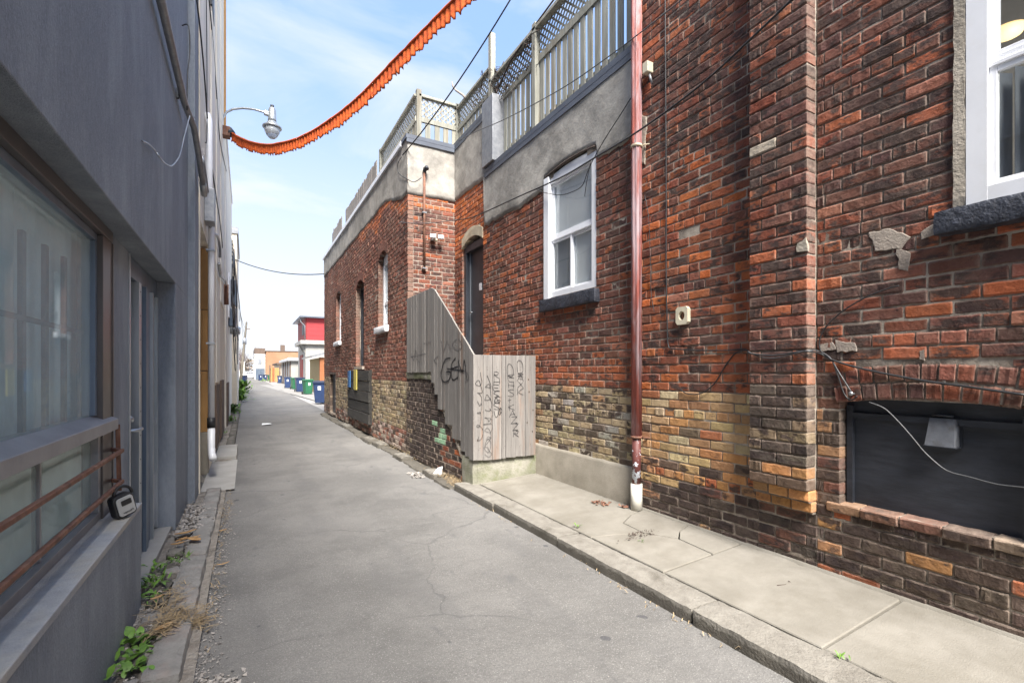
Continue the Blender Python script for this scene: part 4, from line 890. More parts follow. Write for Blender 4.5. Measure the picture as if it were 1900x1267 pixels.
# ------------------------------------------------------------------ wooden screen round the stair
SC = thing('wooden_screen', 'tall weathered board screen with marker graffiti round the side stair', 'screen', (2.45, 6.8, .4))
def ztop(y): return 2.77 if y > 6.83 else 1.71 + (y - 5.36) / (6.83 - 5.36) * 1.06
nb = 20; R = random.Random(3); y = 8.17; X0 = 2.452
for i in range(nb):
    w = (8.17 - 5.36) / nb; y1 = y + R.uniform(-.0015, .001); y0 = y - w + .006; zb = zbot((y0 + y1) / 2 - .03) - .01 if y0 < 6.95 else 1.49
    if y0 < 6.95: zb = 1.5 - [.0, .16, .33, .54, .54, .73, .73, .90, .90, 1.02, 1.07, 1.09, 1.09, 1.09][min(13, max(0, int((6.95 - y0) / .14)))]
    b_ = MB(); x = X0 + R.uniform(-.003, .003); tl = 1.30 - .0
    b_.prism([(y0, zb + R.uniform(-.008, .008)), (y1, zb + R.uniform(-.008, .008)), (y1, ztop(y1) - (.10 if y > 7.9 else 0) * 0), (y0, ztop(y0))], x - .012, x + .010)
    b_.build('board', M['wood_panel'], SC, bevel=.002); y -= w
xs = [2.455, 2.57, 2.70, 2.83, 2.885, 3.035, 3.175, 3.335]
for i in range(7):
    b_ = MB(); yy = 5.37 + R.uniform(-.003, .003); b_.prism([(xs[i], .405 + R.uniform(-.006, .01)), (xs[i+1] - .005, .405 + R.uniform(-.006, .01)), (xs[i+1] - .005, 1.712), (xs[i], 1.712)], yy - .011, yy + .011, 'Y'); b_.build('board', M['wood_panel'], SC, bevel=.002)
b_ = MB(); b_.box((2.468, 5.385, .42), (2.55, 5.47, 1.70)); b_.box((3.25, 5.385, .42), (3.33, 5.47, 1.70)); b_.box((2.55, 5.387, 1.5), (3.25, 5.43, 1.6)); b_.box((2.55, 5.387, .5), (3.25, 5.43, .6)); b_.box((2.468, 5.47, 1.45), (2.51, 8.1, 1.54)); b_.box((2.468, 7.0, 2.4), (2.51, 8.1, 2.49)); b_.build('frame', M['wood_grey'], SC)
kn = MB()
for (x, z) in ((3.23, 1.24), (3.29, 1.0), (3.20, .84), (3.22, 1.4), (3.28, .72), (2.49, .66)):
    kn.add([(x + .009 * cos(a * pi / 4), 5.3565, z + .014 * sin(a * pi / 4)) for a in range(8)], [tuple(range(8))])
for x in (2.51, 2.63, 2.76, 2.86, 2.96, 3.10, 3.25):
    for z in (.56, .54, 1.53, 1.56): kn.add([(x + .02 * fn(x, z, 5, 40) + .004 * cos(a * pi / 3), 5.3562, z + .004 * sin(a * pi / 3)) for a in range(6)], [tuple(range(6))])
for i in range(20):
    y = 8.1 - i * .1405
    for z in ((1.62, 2.42) if y > 6.95 else (1.50,)): kn.add([(X0 - .0157, y + .004 * cos(a * pi / 3), z + .01 * fn(y, 1, 1, 20) + .004 * sin(a * pi / 3)) for a in range(6)], [tuple(range(6))])
kn.build('knots', M['twig'], SC, recalc=False)['kind'] = 'stuff'
ff = lambda s, t: (s, 5.3545, t)
gm = MB(); R = random.Random(11)
def loops(mb, x, z0, z1, w, n, wd, f, seed):
    R = random.Random(seed); pts = []
    for i in range(n * 5):
        a = i / 5 * 2 * pi; t = i / (n * 5); pts.append((x + w * .62 * sin(a) * R.uniform(.45, 1.1) + w * R.uniform(-.25, .25), z0 + (z1 - z0) * t + .055 * cos(a) * R.uniform(.2, 1.5)))
    stroke(mb, smooth(pts, 4), wd, f)
loops(gm, 2.515, 1.43, 1.10, .07, 3, .005, ff, 1); loops(gm, 2.515, 1.10, .65, .065, 3, .004, ff, 2); loops(gm, 2.635, 1.42, 1.0, .075, 3, .005, ff, 4); loops(gm, 2.635, .98, .45, .085, 7, .0035, ff, 5)
tagtext(gm, 'RHESA', 2.715, 1.50, .075, .075, .005, ff, R=R); tagtext(gm, 'GSU', 2.72, 1.2, .08, .085, .005, ff, R=R); tagtext(gm, 'Q', 2.78, 1.06, .05, .10, .006, ff, R=R)
stroke(gm, smooth([(2.905, 1.46), (2.905, 1.57), (2.94, 1.60), (2.985, 1.55), (2.985, 1.45), (2.91, 1.45), (3.0, 1.42)]), .007, ff); tagtext(gm, 'EHS', 2.92, 1.46, .085, .085, .006, ff, R=R); tagtext(gm, '+', 2.91, 1.17, .05, .06, .006, ff, R=R, curve=False)
for i, ch in enumerate('KAZZR'): tagtext(gm, ch, 2.925 + i * .018, 1.09 - i * .085, .08, .085, .006, ff, R=R, curve=False)
stroke(gm, smooth([(3.055, 1.50), (3.05, 1.62), (3.09, 1.65), (3.13, 1.60), (3.13, 1.50), (3.06, 1.48), (3.14, 1.47), (3.06, 1.45), (3.14, 1.44)]), .006, ff); tagtext(gm, 'AXK', 3.06, 1.46, .08, .08, .005, ff, R=R)
gm.build('marker_tag', M['ink'], SC, recalc=False)['kind'] = 'stuff'
fs_ = lambda s, t: (X0 - .0165, s, t)
gm = MB(); G0 = lambda u, v: tuple(W(u, v, X0 - .012))
big = [(836, 664), (826, 668), (819, 690), (822, 707), (832, 706), (837, 692), (829, 690)], [(846, 664), (838, 678), (840, 704), (850, 700)], [(838, 684), (850, 680)], [(852, 668), (850, 704)], [(851, 670), (858, 690), (862, 668), (866, 704)], [(830, 684), (862, 688)]
for st in big: stroke(gm, smooth([G0(*p) for p in st]), .020, fs_)
gm.build('marker_tag', M['ink'], SC, recalc=False)['kind'] = 'stuff'
gm = MB()
for st in ([(818, 630), (824, 650), (830, 632), (838, 652)], [(812, 676), (806, 668), (814, 660)], [(848, 628), (840, 640), (850, 650), (858, 640), (850, 628)], [(764, 655), (768, 668), (772, 650), (778, 672), (784, 648)], [(762, 662), (790, 656)], [(786, 638), (800, 634)], [(770, 645), (776, 680)], [(780, 640), (783, 676)], [(866, 690), (870, 700), (864, 708)]):
    stroke(gm, smooth([G0(*p) for p in st]), .012, fs_)
gm.build('marker_tag', M['ink_grey'], SC, recalc=False)['kind'] = 'stuff'
# small tags on doors
gm = MB(); tagtext(gm, 'KOBX', OB.a0 + .2, 1.25, .5, .17, .03, lambda s, t: (D2 + .087, s, t), curve=True); gm.build('painted_tag', M['white_ink'], d, recalc=False)

# boards leaning on the far wall
LB = thing('board_panel', 'blackened board panel fixed to the yellow brick beside the basement door', 'panel', (2.4, 12, .2))
y0, y1 = at(684, 780, X=2.42).y, at(645, 740, X=2.42).y; z0, z1 = .30, 1.5 + (690 - 686) / F * 11
rows = 5
for i in range(rows):
    a, b_ = z0 + (z1 - z0) * i / rows, z0 + (z1 - z0) * (i + 1) / rows - .015; q = MB(); q.box((2.415 + .01 * (i % 2), y0, a + (.0)), (2.45, y1, b_)); q.build('board', M['wood_black'], LB, bevel=.004)
q = MB(); q.box((2.45, y0 + .02, z0), (2.5, y0 + .12, z1)); q.box((2.45, y1 - .12, z0), (2.5, y1 - .02, z1)); q.build('batten', M['wood_black'], LB)
PB = mat('blue_paint', (.04, .14, .34), rough=.7); PYl = mat('yellow_paint', (.50, .42, .10), rough=.7)
for (ua, ub, va, vb, m, lab, nm) in ((645, 649, 688, 719, PB, 'short blue plank on the corner of the blackened panel', 'blue'), (656, 661, 686, 724, PYl, 'short yellow plank nailed over the blackened panel', 'yellow')):
    X = 2.385; ya, yb = at(ub, 700, X=X).y, at(ua, 700, X=X).y; q = MB(); q.box((X, ya, 1.5 + (690 - vb) / F * yb * .93), (X + .024, yb, 1.5 + (690 - va) / F * yb * .93)); tag(q.build('plank', m, bevel=.003), lab, 'plank')

# ------------------------------------------------------------------ roof terrace fence
FN = thing('terrace_fence', 'weathered picket fence with lattice top standing on the render parapet', 'fence', (3.55, 6, 4.75))
def picket(p, q, z0, z1, w=.085, n=None, gap=.045, ragt=.0, th=.018):
    p, q = Vector(p), Vector(q); L = (q - p).length; d = (q - p) / L; nrm = Vector((d.y, -d.x)); s = .02
    while s + w < L:
        a, b_ = p + d * s, p + d * (s + w); ww = R.uniform(-.004, .004); m = MB(); t = nrm * th / 2; zt = z1 + R.uniform(-ragt, ragt)
        pts = [a - t, b_ - t, b_ + t, a + t]; m.add([(v.x, v.y, z0) for v in pts] + [(v.x + ww, v.y, zt) for v in pts], [(0,3,2,1),(4,5,6,7),(0,1,5,4),(1,2,6,5),(2,3,7,6),(3,0,4,7)])
        m.build('picket', M['wood_green'], FN); s += w + gap + R.uniform(-.008, .012)
def lattice(p, q, z0, z1, st=.075):
    p, q = Vector(p), Vector(q); L = (q - p).length; d = (q - p) / L; H = z1 - z0; m = MB(); nrm = Vector((d.y, -d.x))
    for sg, off in ((1, .004), (-1, -.004)):
        s = -H
        while s < L + H:
            a0, a1 = (s, s + H) if sg == 1 else (s + H, s); t0, t1 = 0., 1.
            for lim in (0, L):
                pass
            lo, hi = 0., 1.; A, B = a0, a1
            f = lambda t: A + (B - A) * t
            ts = sorted([min(1, max(0, (0 - A) / (B - A))), min(1, max(0, (L - A) / (B - A)))])
            if ts[1] - ts[0] > .02:
                P = p + d * f(ts[0]) + nrm * off; Q = p + d * f(ts[1]) + nrm * off
                m.obox((P.x, P.y, z0 + H * ts[0]), (Q.x, Q.y, z0 + H * ts[1]), .008, .026, (d.y * 0 + 0, 0, 1))
            s += st * 1.4142
    o = m.build('lattice', M['wood_green'], FN, recalc=False); o['kind'] = 'stuff'
def rail(p, q, z, h=.09, w=.045, name='rail'):
    m = MB(); m.obox((p[0], p[1], z), (q[0], q[1], z), w, h); m.build(name, M['wood_green'], FN, bevel=.003)
def post(x, y, z0, z1, w=.09):
    m = MB(); m.box((x - w/2, y - w/2, z0), (x + w/2, y + w/2, z1)); m.build('post', M['wood_green'], FN, bevel=.004)
A, B = (3.53, 3.60), (3.53, 7.02)
picket(A, B, 4.75, 5.76); rail(A, B, 5.80, .10); rail((3.50, 3.6), (3.50, 7.0), 6.22, .045, .09); lattice(A, B, 5.85, 6.20); rail((3.56, 3.6), (3.56, 7.0), 4.95, .08)
for y in (3.72, 5.62, 6.98): post(3.50, y, 4.75, 6.30 if y != 6.98 else 7.0)
C1, C2 = (3.53, 7.02), (3.53, 8.50)
picket(C1, C2, 5.70, 6.08); rail(C1, C2, 6.10, .08); lattice(C1, C2, 6.14, 6.48); rail(C1, C2, 6.50, .045, .09)
D1, D_ = (3.53, 8.50), (2.76, 8.50)
picket(D1, D_, 5.66, 6.10, .10, gap=.07); rail(D1, D_, 6.13, .09); lattice(D1, D_, 6.18, 6.54); rail(D1, D_, 6.56, .045, .09); post(2.76, 8.50, 5.6, 6.66); post(3.53, 8.5, 5.6, 6.60)
E1, E2 = (2.72, 8.50), (2.72, 11.1)
picket(E1, E2, 5.66, 6.10, .10, gap=.05); rail(E1, E2, 6.13, .09); lattice(E1, E2, 6.18, 6.54); rail(E1, E2, 6.56, .045, .09); post(2.72, 11.1, 5.6, 6.62)
PF = thing('picket_fence', 'low grey picket screen standing beyond the lattice on the far parapet', 'fence', (2.6, 14, 5.6)); FN_ = FN; FN = PF
_wg = M['wood_green']; M['wood_green'] = M['wood_grey']
picket((2.66, 11.25), (2.66, 15.3), 5.66, 6.42, .115, gap=.012, ragt=.03); picket((2.66, 15.9), (2.66, 17.9), 5.66, 6.42, .115, gap=.012, ragt=.05); rail((2.69, 11.2), (2.69, 18.0), 5.9, .07)
M['wood_green'] = _wg; FN = FN_
# dry vine over the lattice
vn = MB(); R = random.Random(21)
for i in range(30):
    y = R.uniform(5.5, 7.6); z = R.uniform(5.8, 6.3) + (.25 if y > 7 else 0); p = [(3.48, y, z)]
    for k in range(7): p.append((3.47 + R.uniform(-.05, .03), p[-1][1] + R.uniform(-.16, .10), p[-1][2] + R.uniform(-.09, .08)))
    vn.tube(p, [.008, .007, .006, .006, .005, .004, .003, .002], 5)
vn.tube([(3.5, 6.98, 4.9), (3.46, 6.94, 5.5), (3.47, 6.8, 5.9), (3.46, 6.3, 6.15), (3.47, 5.6, 6.26), (3.45, 4.8, 6.30), (3.47, 4.0, 6.26)], [.02, .018, .015, .014, .012, .01, .006], 6)
tag(vn.build('dry_vine', M['twig']), 'bare dead vine tangled in the terrace lattice', 'vine')
br = MB(); br.tube([at(865, 183, X=3.5), at(858, 176, X=3.48), at(846, 168, X=3.46), at(840, 160, X=3.45), at(839, 152, X=3.44)], [.025, .022, .02, .018, .012], 7); tag(br.build('bent_branch', M['wood_grey']), 'short bent stick poking up above the lattice corner', 'branch')

# pipes, lamp and cables on the return wall
vp = thing('vent_pipe', 'thin brown pipe clamped to the corner brickwork beside the floodlight', 'pipe', (2.8, 8.25, 3)); X = at(787, 400, Y=8.27).x
q = MB(); q.tube([(X, 8.26, at(787, 500, Y=8.27).z), (X, 8.26, at(787, 318, Y=8.27).z)], .022, 10); q.build('pipe', M['rust'], vp)
q = MB(); z = at(787, 318, Y=8.27).z; q.tube([(X, 8.26, z - .02), (X + .01, 8.24, z + .04), (X + .02, 8.20, z + .05), (X + .02, 8.17, z + .01)], .035, 10); q.build('cowl', M['dark_metal'], vp)
for v in (395, 498): q = MB(); z = at(787, v, Y=8.27).z; q.box((X - .04, 8.232, z - .012), (X + .04, 8.30, z + .012)); q.build('clamp', M['galv'], vp)
fl = thing('floodlight', 'white twin security light on the corner brick wall', 'light', at(805, 444, Y=8.28))
c0 = at(803, 443, Y=8.28); q = MB(); q.lathe((c0.x, 8.27, c0.z - .03), [(.045, 0), (.05, .02), (.045, .05), (.01, .055)], 12); q.build('base', M['white_paint'], fl)
for dx, dy in ((-.03, 0), (.12, .0)):
    q = MB(); q.obox((c0.x + dx - .05, 8.20, c0.z + .02), (c0.x + dx + .05, 8.16, c0.z + .01), .09, .07); q.build('lamp_head', M['white_paint'], fl, bevel=.012)
q = MB(); q.lathe((c0.x + .03, 8.20, c0.z - .07), [(.005, 0), (.03, .01), (.035, .04), (.02, .06)], 12); q.build('sensor', M['cream_plastic'], fl)

# ================================================================== grey stucco shop on the left
GB = thing('grey_building', 'dark grey stucco shopfront building with a recessed window and door, filling the left edge', 'building', (-.57, 2, 0))
GX = -.57
q = MB(); q.box((-2.5, -6, 2.32), (GX, 6.40, 6.3)); q.build('upper_wall', M['grey_stucco'], GB, bevel=.006)
q = MB(); q.box((-.95, -6, -.1), (GX, 3.71, .66)); q.build('lower_wall', M['grey_stucco'], GB, bevel=.006)
q = MB(); q.box((-.94, -6, .66), (GX + .004, 3.715, .692)); q.build('ledge', M['grey_sill'], GB, bevel=.004)
q = MB(); q.box((-1.1, 3.61, -.1), (-.70, 4.10, 2.319)); q.build('pier', M['grey_stucco'], GB, bevel=.004)
q = MB(); q.box((-1.2, 5.37, -.1), (GX, 6.40, 2.319)); q.build('pier', M['grey_stucco'], GB, bevel=.004)
q = MB(); q.box((-.9, 6.402, -.1), (-.502, 6.88, 11)); q.build('corner_return', M['grey_stucco'], GB, bevel=.004)
q = MB(); q.box((-2.5, -6, -.1), (-2.3, 6.4, 2.31)); q.box((-2.3, 4.0, -.1), (-1.75, 4.08, 2.31)); q.box((-2.3, 6.0, -.1), (-1.2, 6.1, 2.31)); q.build('inner_wall', M['inside'], GB)
q = MB(); q.box((-2.3, -6, -.09), (-.96, 6, .02)); q.build('floor', M['inside'], GB)
WN = thing('shop_window', 'wide shop window of hazy glass in a bronze frame with pale curtains, left edge', 'window', (-.7, 2, .7))
f = MB(); f.box((-.80, -3, 2.255), (-.685, 3.60, 2.318)); f.box((-.80, 3.40, .693), (-.69, 3.60, 2.254)); f.box((-.78, 3.60, .693), (-.684, 3.622, 2.254)); f.build('frame', M['bronze'], WN, bevel=.003)
f = MB(); f.box((-.775, -3, 2.215), (-.715, 3.40, 2.254)); f.box((-.775, 3.362, 1.262), (-.715, 3.399, 2.214)); f.build('glazing_bead', M['alu_blue'], WN, bevel=.002)
f = MB(); f.prism([(-.79, 1.165), (-.66, 1.165), (-.66, 1.225), (-.735, 1.26), (-.79, 1.262)], -3, 3.60, 'Y'); f.build('transom_rail', M['grey_rail'], WN, bevel=.003)
f = MB(); f.box((-.765, -3, .693), (-.70, 3.399, .735)); f.box((-.765, 3.352, .736), (-.70, 3.398, 1.164)); 
for y in (-1.0, .75, 2.60): f.box((-.748, y - .009, .736), (-.722, y + .009, 1.164))
f.build('lower_frame', M['grey_rail'], WN, bevel=.002)
f = MB(); f.box((-.742, -3, 1.25), (-.737, 3.39, 2.24)); f.build('pane', M['shop_glass'], WN)
for a, b_ in ((-3, -1.012), (-.988, .738), (.762, 2.588), (2.612, 3.352)): f = MB(); f.box((-.738, a, .735), (-.733, b_, 1.165)); f.build('pane', M['dirty_glass'], WN)
cur = MB(); n = 620; vs = []
for i in range(n + 1):
    y = -3 + 6.9 * i / n; x = -.835 + .018 * sin(y * 31 + 2 * sin(y * 3)) + .008 * sin(y * 77)
    vs += [(x, y, .45), (x, y, 2.31)]
cur.add(vs, [(2*i, 2*i+2, 2*i+3, 2*i+1) for i in range(n)], None, True); cm = mat('pale_curtain', (.80, .87, .92), (.68, .75, .80), 2, stretch=(1, 1, .3), c3=(.34, .25, .18), s3=2.2, f3=.4, lo3=.55, hi3=.7, rough=.9, bst=.05)
cur.build('curtain', cm, WN)
f = MB(); f.box((-.785, -3, .70), (-.780, 3.39, 1.18)); f.build('frosted_board', mat('frosted_panel', (.55, .62, .62), (.46, .52, .53), 2, rough=.8, bst=0), WN)
bm_ = mat('bar_grey', (.05, .075, .10), (.035, .05, .07), 8, rough=.6, bst=.1)
for i in range(26):
    y = -2.9 + i * .25 + .03 * fn(i, 2); f = MB(); f.box((-.785, y - .020, 1.262), (-.770, y + .020, 2.06)); f.build('window_bar', bm_, WN)
f = MB(); f.box((-.770, -3, 1.70), (-.762, 3.36, 1.722)); f.build('window_rail', bm_, WN)
for n, z in enumerate((1.04, .86)):
    sb = thing('security_bar', ['upper rusty bar running across the lower shop window', 'lower rusty bar across the shop window, with the key box hanging on it'][n], 'bar', (-.635, 2, z), group='rusty bars across the shop window')
    f = MB(); f.obox((-.637, -3, z), (-.637, 3.57, z), .020, .020); f.build('bar', M['rust'], sb, bevel=.003)
    f = MB(); f.obox((-.637, 3.55, z), (-.70, 3.59, z + .01), .018, .018); f.build('bracket', M['rust'], sb)
q = MB(); q.obox((-.655, 3.595, .80), (-.665, 3.605, 1.19), .022, .006); q.build('flat_strap', M['rust'], WN)

# key box padlocked on the lower bar
KB = thing('key_box', 'black and silver padlock key box hanging from the lower rusty bar', 'key box', (-.63, 3.40, .86))
q = MB(); c0 = Vector((-.625, 3.40, .845)); q.tube([c0 + Vector((.0 + .0, .045 * cos(a), -.02 + .045 * sin(a) + (-.0))) for a in [pi * i / 10 for i in range(11)]], .008, 8); q.build('shackle', M['black_plastic'], KB)
def rr_(w, h, r, n=5):
    P = []
    for cx, cy, a0 in ((w/2-r, h/2-r, 0), (-w/2+r, h/2-r, pi/2), (-w/2+r, -h/2+r, pi), (w/2-r, -h/2+r, 3*pi/2)):
        for i in range(n): a = a0 + pi/2*i/(n-1); P.append((cx + r*cos(a), cy + r*sin(a)))
    return P
rot = radians(-14)
def kbx(y, z, x): c_, s_ = cos(rot), sin(rot); return (-.612 + x, 3.40 - (y * c_ - z * s_), .765 + (y * s_ + z * c_))
def kb(name, poly, x0, x1, m, bev=.004):
    q = MB(); n = len(poly); q.add([kbx(a, b, x0) for a, b in poly] + [kbx(a, b, x1) for a, b in poly], [tuple(range(n)), tuple(range(2*n-1, n-1, -1))] + [(i, (i+1) % n, n+(i+1) % n, n+i) for i in range(n)]); return q.build(name, m, KB, bevel=bev)
kb('body', rr_(.108, .128, .024), -.045, .008, M['black_plastic'], .008); kb('face_plate', rr_(.086, .104, .016), .009, .016, M['silver_plastic'], .003); kb('dial_window', [(a - .004, b + .02) for a, b in rr_(.052, .030, .004, 3)], .0165, .019, M['black_plastic'], .001)
tx = bpy.data.curves.new('lettering', 'FONT'); tx.body = 'Master'; tx.size = .020; tx.extrude = .0004; tx.shear = .3; tob = bpy.data.objects.new('lettering', tx); COL.objects.link(tob); tx.materials.append(M['ink'])
bpy.context.view_layer.update(); dg = bpy.context.evaluated_depsgraph_get(); me = bpy.data.meshes.new_from_object(tob.evaluated_get(dg)); bpy.data.objects.remove(tob)
lo = link('lettering', me, M['ink'], KB); lo.data.transform(Matrix.Translation((-.033, -.040, 0)))
Rm = Matrix(((0, 0, 1), (-1, 0, 0), (0, 1, 0))).to_4x4()                     # text x -> -Y, y -> Z, normal -> +X
lo.matrix_local = Matrix.Translation(Vector(kbx(0, 0, .0175)) - Vector(KB.location)) @ Matrix.Rotation(-rot, 4, 'X') @ Rm

KB.rotation_euler = (0, 0, radians(-48)); KB.location = (-.600, 3.36, .86)
# the door beside the window
SD = thing('shop_door', 'narrow aluminium framed door with a lever handle in the grey shopfront recess', 'door', (-.7, 4.4, .1))
def dbox(nm, m, y0, y1, z0, z1, x0=-.76, x1=-.70, bev=.002, par=None): q = MB(); q.box((x0, y0, z0), (x1, y1, z1)); return q.build(nm, m, par or SD, bevel=bev)
dbox('jamb', M['alu'], 4.105, 4.135, .1, 2.31, -.78, -.692); dbox('header', M['alu_blue'], 4.136, 5.365, 2.17, 2.31, -.78, -.71)
dbox('leaf', M['inside'], 4.137, 4.46, .12, 2.17, -.90, -.86); dbox('brown_edge', M['brown_board'], 4.36, 4.44, .12, 2.0, -.84, -.80)
e = dbox('riveted_strip', M['alu'], 4.47, 4.56, .1, 2.17, -.76, -.698)
rv = MB()
for i in range(11): rv.lathe((-.70, 4.515, .3 + i * .18), [(.006, 0), (.006, .006)], 6)
tag(rv.build('rivets', M['dark_metal'], SD), kind='stuff')
dbox('panel', M['alu_blue'], 4.565, 4.70, .08, 2.17, -.76, -.715); dbox('mullion', M['alu_blue'], 4.702, 4.80, .08, 2.17, -.76, -.69); dbox('panel', M['alu_blue'], 4.805, 5.02, .08, 2.17, -.76, -.712); dbox('mullion', M['alu'], 5.022, 5.06, .08, 2.17, -.76, -.69)
dbox('side_light', M['shop_glass'], 5.062, 5.33, .62, 2.17, -.742, -.736, 0); dbox('kick_panel', M['white_paint'], 5.062, 5.33, .12, .58, -.75, -.725); dbox('cross_rail', M['alu'], 5.062, 5.33, 1.03, 1.08, -.75, -.71); dbox('mullion', M['alu'], 5.332, 5.368, .1, 2.17, -.76, -.70)
q = MB(); q.tube([(-.80, 4.30, 1.08), (-.70, 4.30, 1.08), (-.68, 4.32, 1.08), (-.68, 4.44, 1.08)], .014, 8); q.build('handle', M['alu'], SD); q = MB(); q.lathe((-.73, 4.30, 1.16), [(.005, -.02), (.028, -.015), (.03, .01), (.01, .03)], 12); q.build('lock_knob', M['alu'], SD)
dbox('threshold', M['pale_concrete'], 3.715, 5.365, .0, .085, -.9, -.60)

# conduit along the stucco and the loose wire
cp_ = thing('conduit', 'thick grey steel conduit crossing the top of the grey stucco wall', 'conduit', (-.5, 4, 4))
zc = at(347, 207, X=-.515).z; q = MB()
q.tube([(-.52, -2, zc), (-.52, 2.5, zc), (-.52, 5.55, zc), (-.50, 5.78, zc - .01), (-.475, 5.95, zc - .05), (-.455, 6.3, zc - .22), (-.445, 6.75, zc - .40)], .031, 12); q.build('pipe', M['grey_pipe'], cp_)
q = MB(); q.tube([(-.447, 6.68, zc - .375), (-.444, 6.86, zc - .447)], [.038, .036], 12); q.build('cap', M['galv'], cp_)
for y in (.5, 3.0, 5.4): q = MB(); q.box((-.569, y - .015, zc - .045), (-.545, y + .015, zc + .045)); q.build('clip', M['dark_metal'], cp_)
def wire(name, label, pts, r=.006, m='wire', sm=True, cat='cable', group=None):
    P = []
    for p in pts:
        P.append(at(p[0], p[1], **{p[2]: p[3]}) if isinstance(p[2], str) else Vector(p))
    if sm and len(P) > 2:
        Q = []
        for i in range(len(P) - 1):
            p0, p1, p2, p3 = P[max(i-1, 0)], P[i], P[i+1], P[min(i+2, len(P)-1)]
            for j in range(5): t = j / 5; Q.append(.5 * ((2*p1) + (p2-p0)*t + (2*p0-5*p1+4*p2-p3)*t*t + (3*p1-p0-3*p2+p3)*t**3))
        P = Q + [P[-1]]
    q = MB(); q.tube(P, r, 6); return tag(q.build(name, M[m]), label, cat, group)
def sag(p, q, s, n=14):
    p, q = Vector(p), Vector(q); return [tuple(p + (q - p) * (i / n) - Vector((0, 0, s * 4 * (i / n) * (1 - i / n)))) for i in range(n + 1)]
wire('loose_wire', 'kinked silver wire dangling from the conduit against the grey stucco', [(264, 262, 'X', -.562), (276, 268, 'X', -.55), (288, 280, 'X', -.55), (296, 292, 'X', -.53), (306, 303, 'X', -.53), (318, 308, 'X', -.53), (328, 298, 'X', -.52), (334, 286, 'X', -.51), (340, 262, 'X', -.50), (344, 245, 'X', -.49), (352, 215, 'X', -.48)], .0055, 'galv', cat='wire')
wire('loose_wire', 'thin black wires knotted at the top corner of the grey stucco wall', [(338, 48, 'X', -.56), (350, 50, 'X', -.50), (352, 100, 'X', -.49), (348, 140, 'X', -.5), (347, 205, 'X', -.5)], .006, 'wire', cat='wire')

# ------------------------------------------------------------------ pale building behind
BB = thing('beige_building', 'tall off-white rendered building with pipes and cables, beyond the grey stucco wall', 'building', (-.49, 10, 0))
BX = -.49
q = MB(); q.box((-.92, 6.882, -.1), (BX, 6.95, 12)); q.build('pier', M['beige'], BB)
q = MB(); q.box((-3, 6.955, 3.35), (BX, 8.40, 12)); q.build('upper_wall', M['cream_wall'], BB)
q = MB(); q.box((-3, 8.402, -.1), (BX, 14.6, 12.0)); q.build('wall', M['beige'], BB)
q = MB(); q.box((-3, 6.96, 0), (-.95, 8.4, 3.35)); q.build('inner_wall', M['brown_board'], BB)
for i in range(3): q = MB(); z = .62 + i * .90; q.box((-.90, 8.34, z), (-.487, 8.40, z + .89)); q.build('board', M['plywood'], BB, bevel=.003)
q = MB(); q.box((-.93, 8.30, 0), (-.48, 8.40, .615)); q.build('concrete_block', M['plinth'], BB, bevel=.006)
for y0, y1, z0, z1 in ((8.8, 9.7, 3.6, 11), (10.3, 11.4, 1.3, 11.5), (12.0, 13.6, 3, 10.8)):
    q = MB(); q.box((BX - .01, y0, z0), (BX + .022, y1, z1)); q.build('raised_panel', M['cream_wall'], BB, bevel=.01)
q = MB(); q.box((-.487, 13.35, 7.35), (-.43, 13.6, 12.2)); q.build('corner_trim', M['plywood'], BB)
for a_ in (((-.488, 9.9, .15), (-.455, 10.9, 1.27)), ((-.488, 11.7, .12), (-.45, 13.0, 1.32))): q = MB(); q.box(*a_); q.build('dado_board', M['brown_board'], BB, bevel=.004)
q = MB(); q.box((-.487, 8.75, 7.2), (-.46, 9.3, 9.6)); q.build('dark_window', M['dark_metal'], BB)
gm = MB(); fs2 = lambda s, t: (BX + .003, s, t)
for st in ([(6.90, 2.0), (6.93, 1.6), (6.89, 1.5), (6.94, 1.9)], [(6.89, 1.75), (6.94, 1.72)], [(6.92, 1.4), (6.89, 1.2), (6.94, 1.25), (6.91, 1.45)], [(6.93, 1.1), (6.90, 1.05), (6.93, .8), (6.92, .55)]): stroke(gm, smooth(st), .012, fs2)
gm.build('marker_tag', M['ink_grey'], BB, recalc=False)
DW = thing('downspout', 'white downspout with a black coupling in front of the beige wall', 'downspout', (-.43, 9, .3)); yd = at(392, 600, X=-.43).y
q = MB(); q.tube([(-.43, yd, .78), (-.43, yd, 3.5), (-.435, yd - .02, 3.62), (-.44, yd - .22, 3.95), (-.44, yd - .25, 4.1), (-.44, yd - .26, 4.9), (-.46, yd - .2, 5.0), (-.49, yd - .1, 5.0)], .040, 12); q.build('pipe', M['white_paint'], DW)
q = MB(); q.tube([(-.43, yd, .72), (-.43, yd, .86)], .052, 12); q.build('coupling', M['black_plastic'], DW); q = MB(); q.tube([(-.43, yd, .74), (-.43, yd, .45), (-.42, yd - .06, .36), (-.40, yd - .16, .30)], .046, 12); q.build('elbow', M['white_paint'], DW)
for z in (1.9, 3.2): q = MB(); q.box((-.49, yd - .06, z - .012), (-.385, yd + .06, z + .012)); q.build('strap', M['galv'], DW)
JB = thing('junction_box', 'grey steel junction box with conduits on the off-white wall', 'junction box', (-.45, 9, 4)); a = at(388, 385, X=-.44)
q = MB(); q.box((-.488, a.y - .14, a.z - .22), (-.37, a.y + .14, a.z + .22)); q.build('case', M['grey_pipe'], JB, bevel=.006)
q = MB(); q.tube([at(384, 358, X=-.44), at(381, 330, X=-.45), at(377, 305, X=-.45), at(375, 290, X=-.46)], .022, 8); q.build('conduit', M['grey_pipe'], JB)
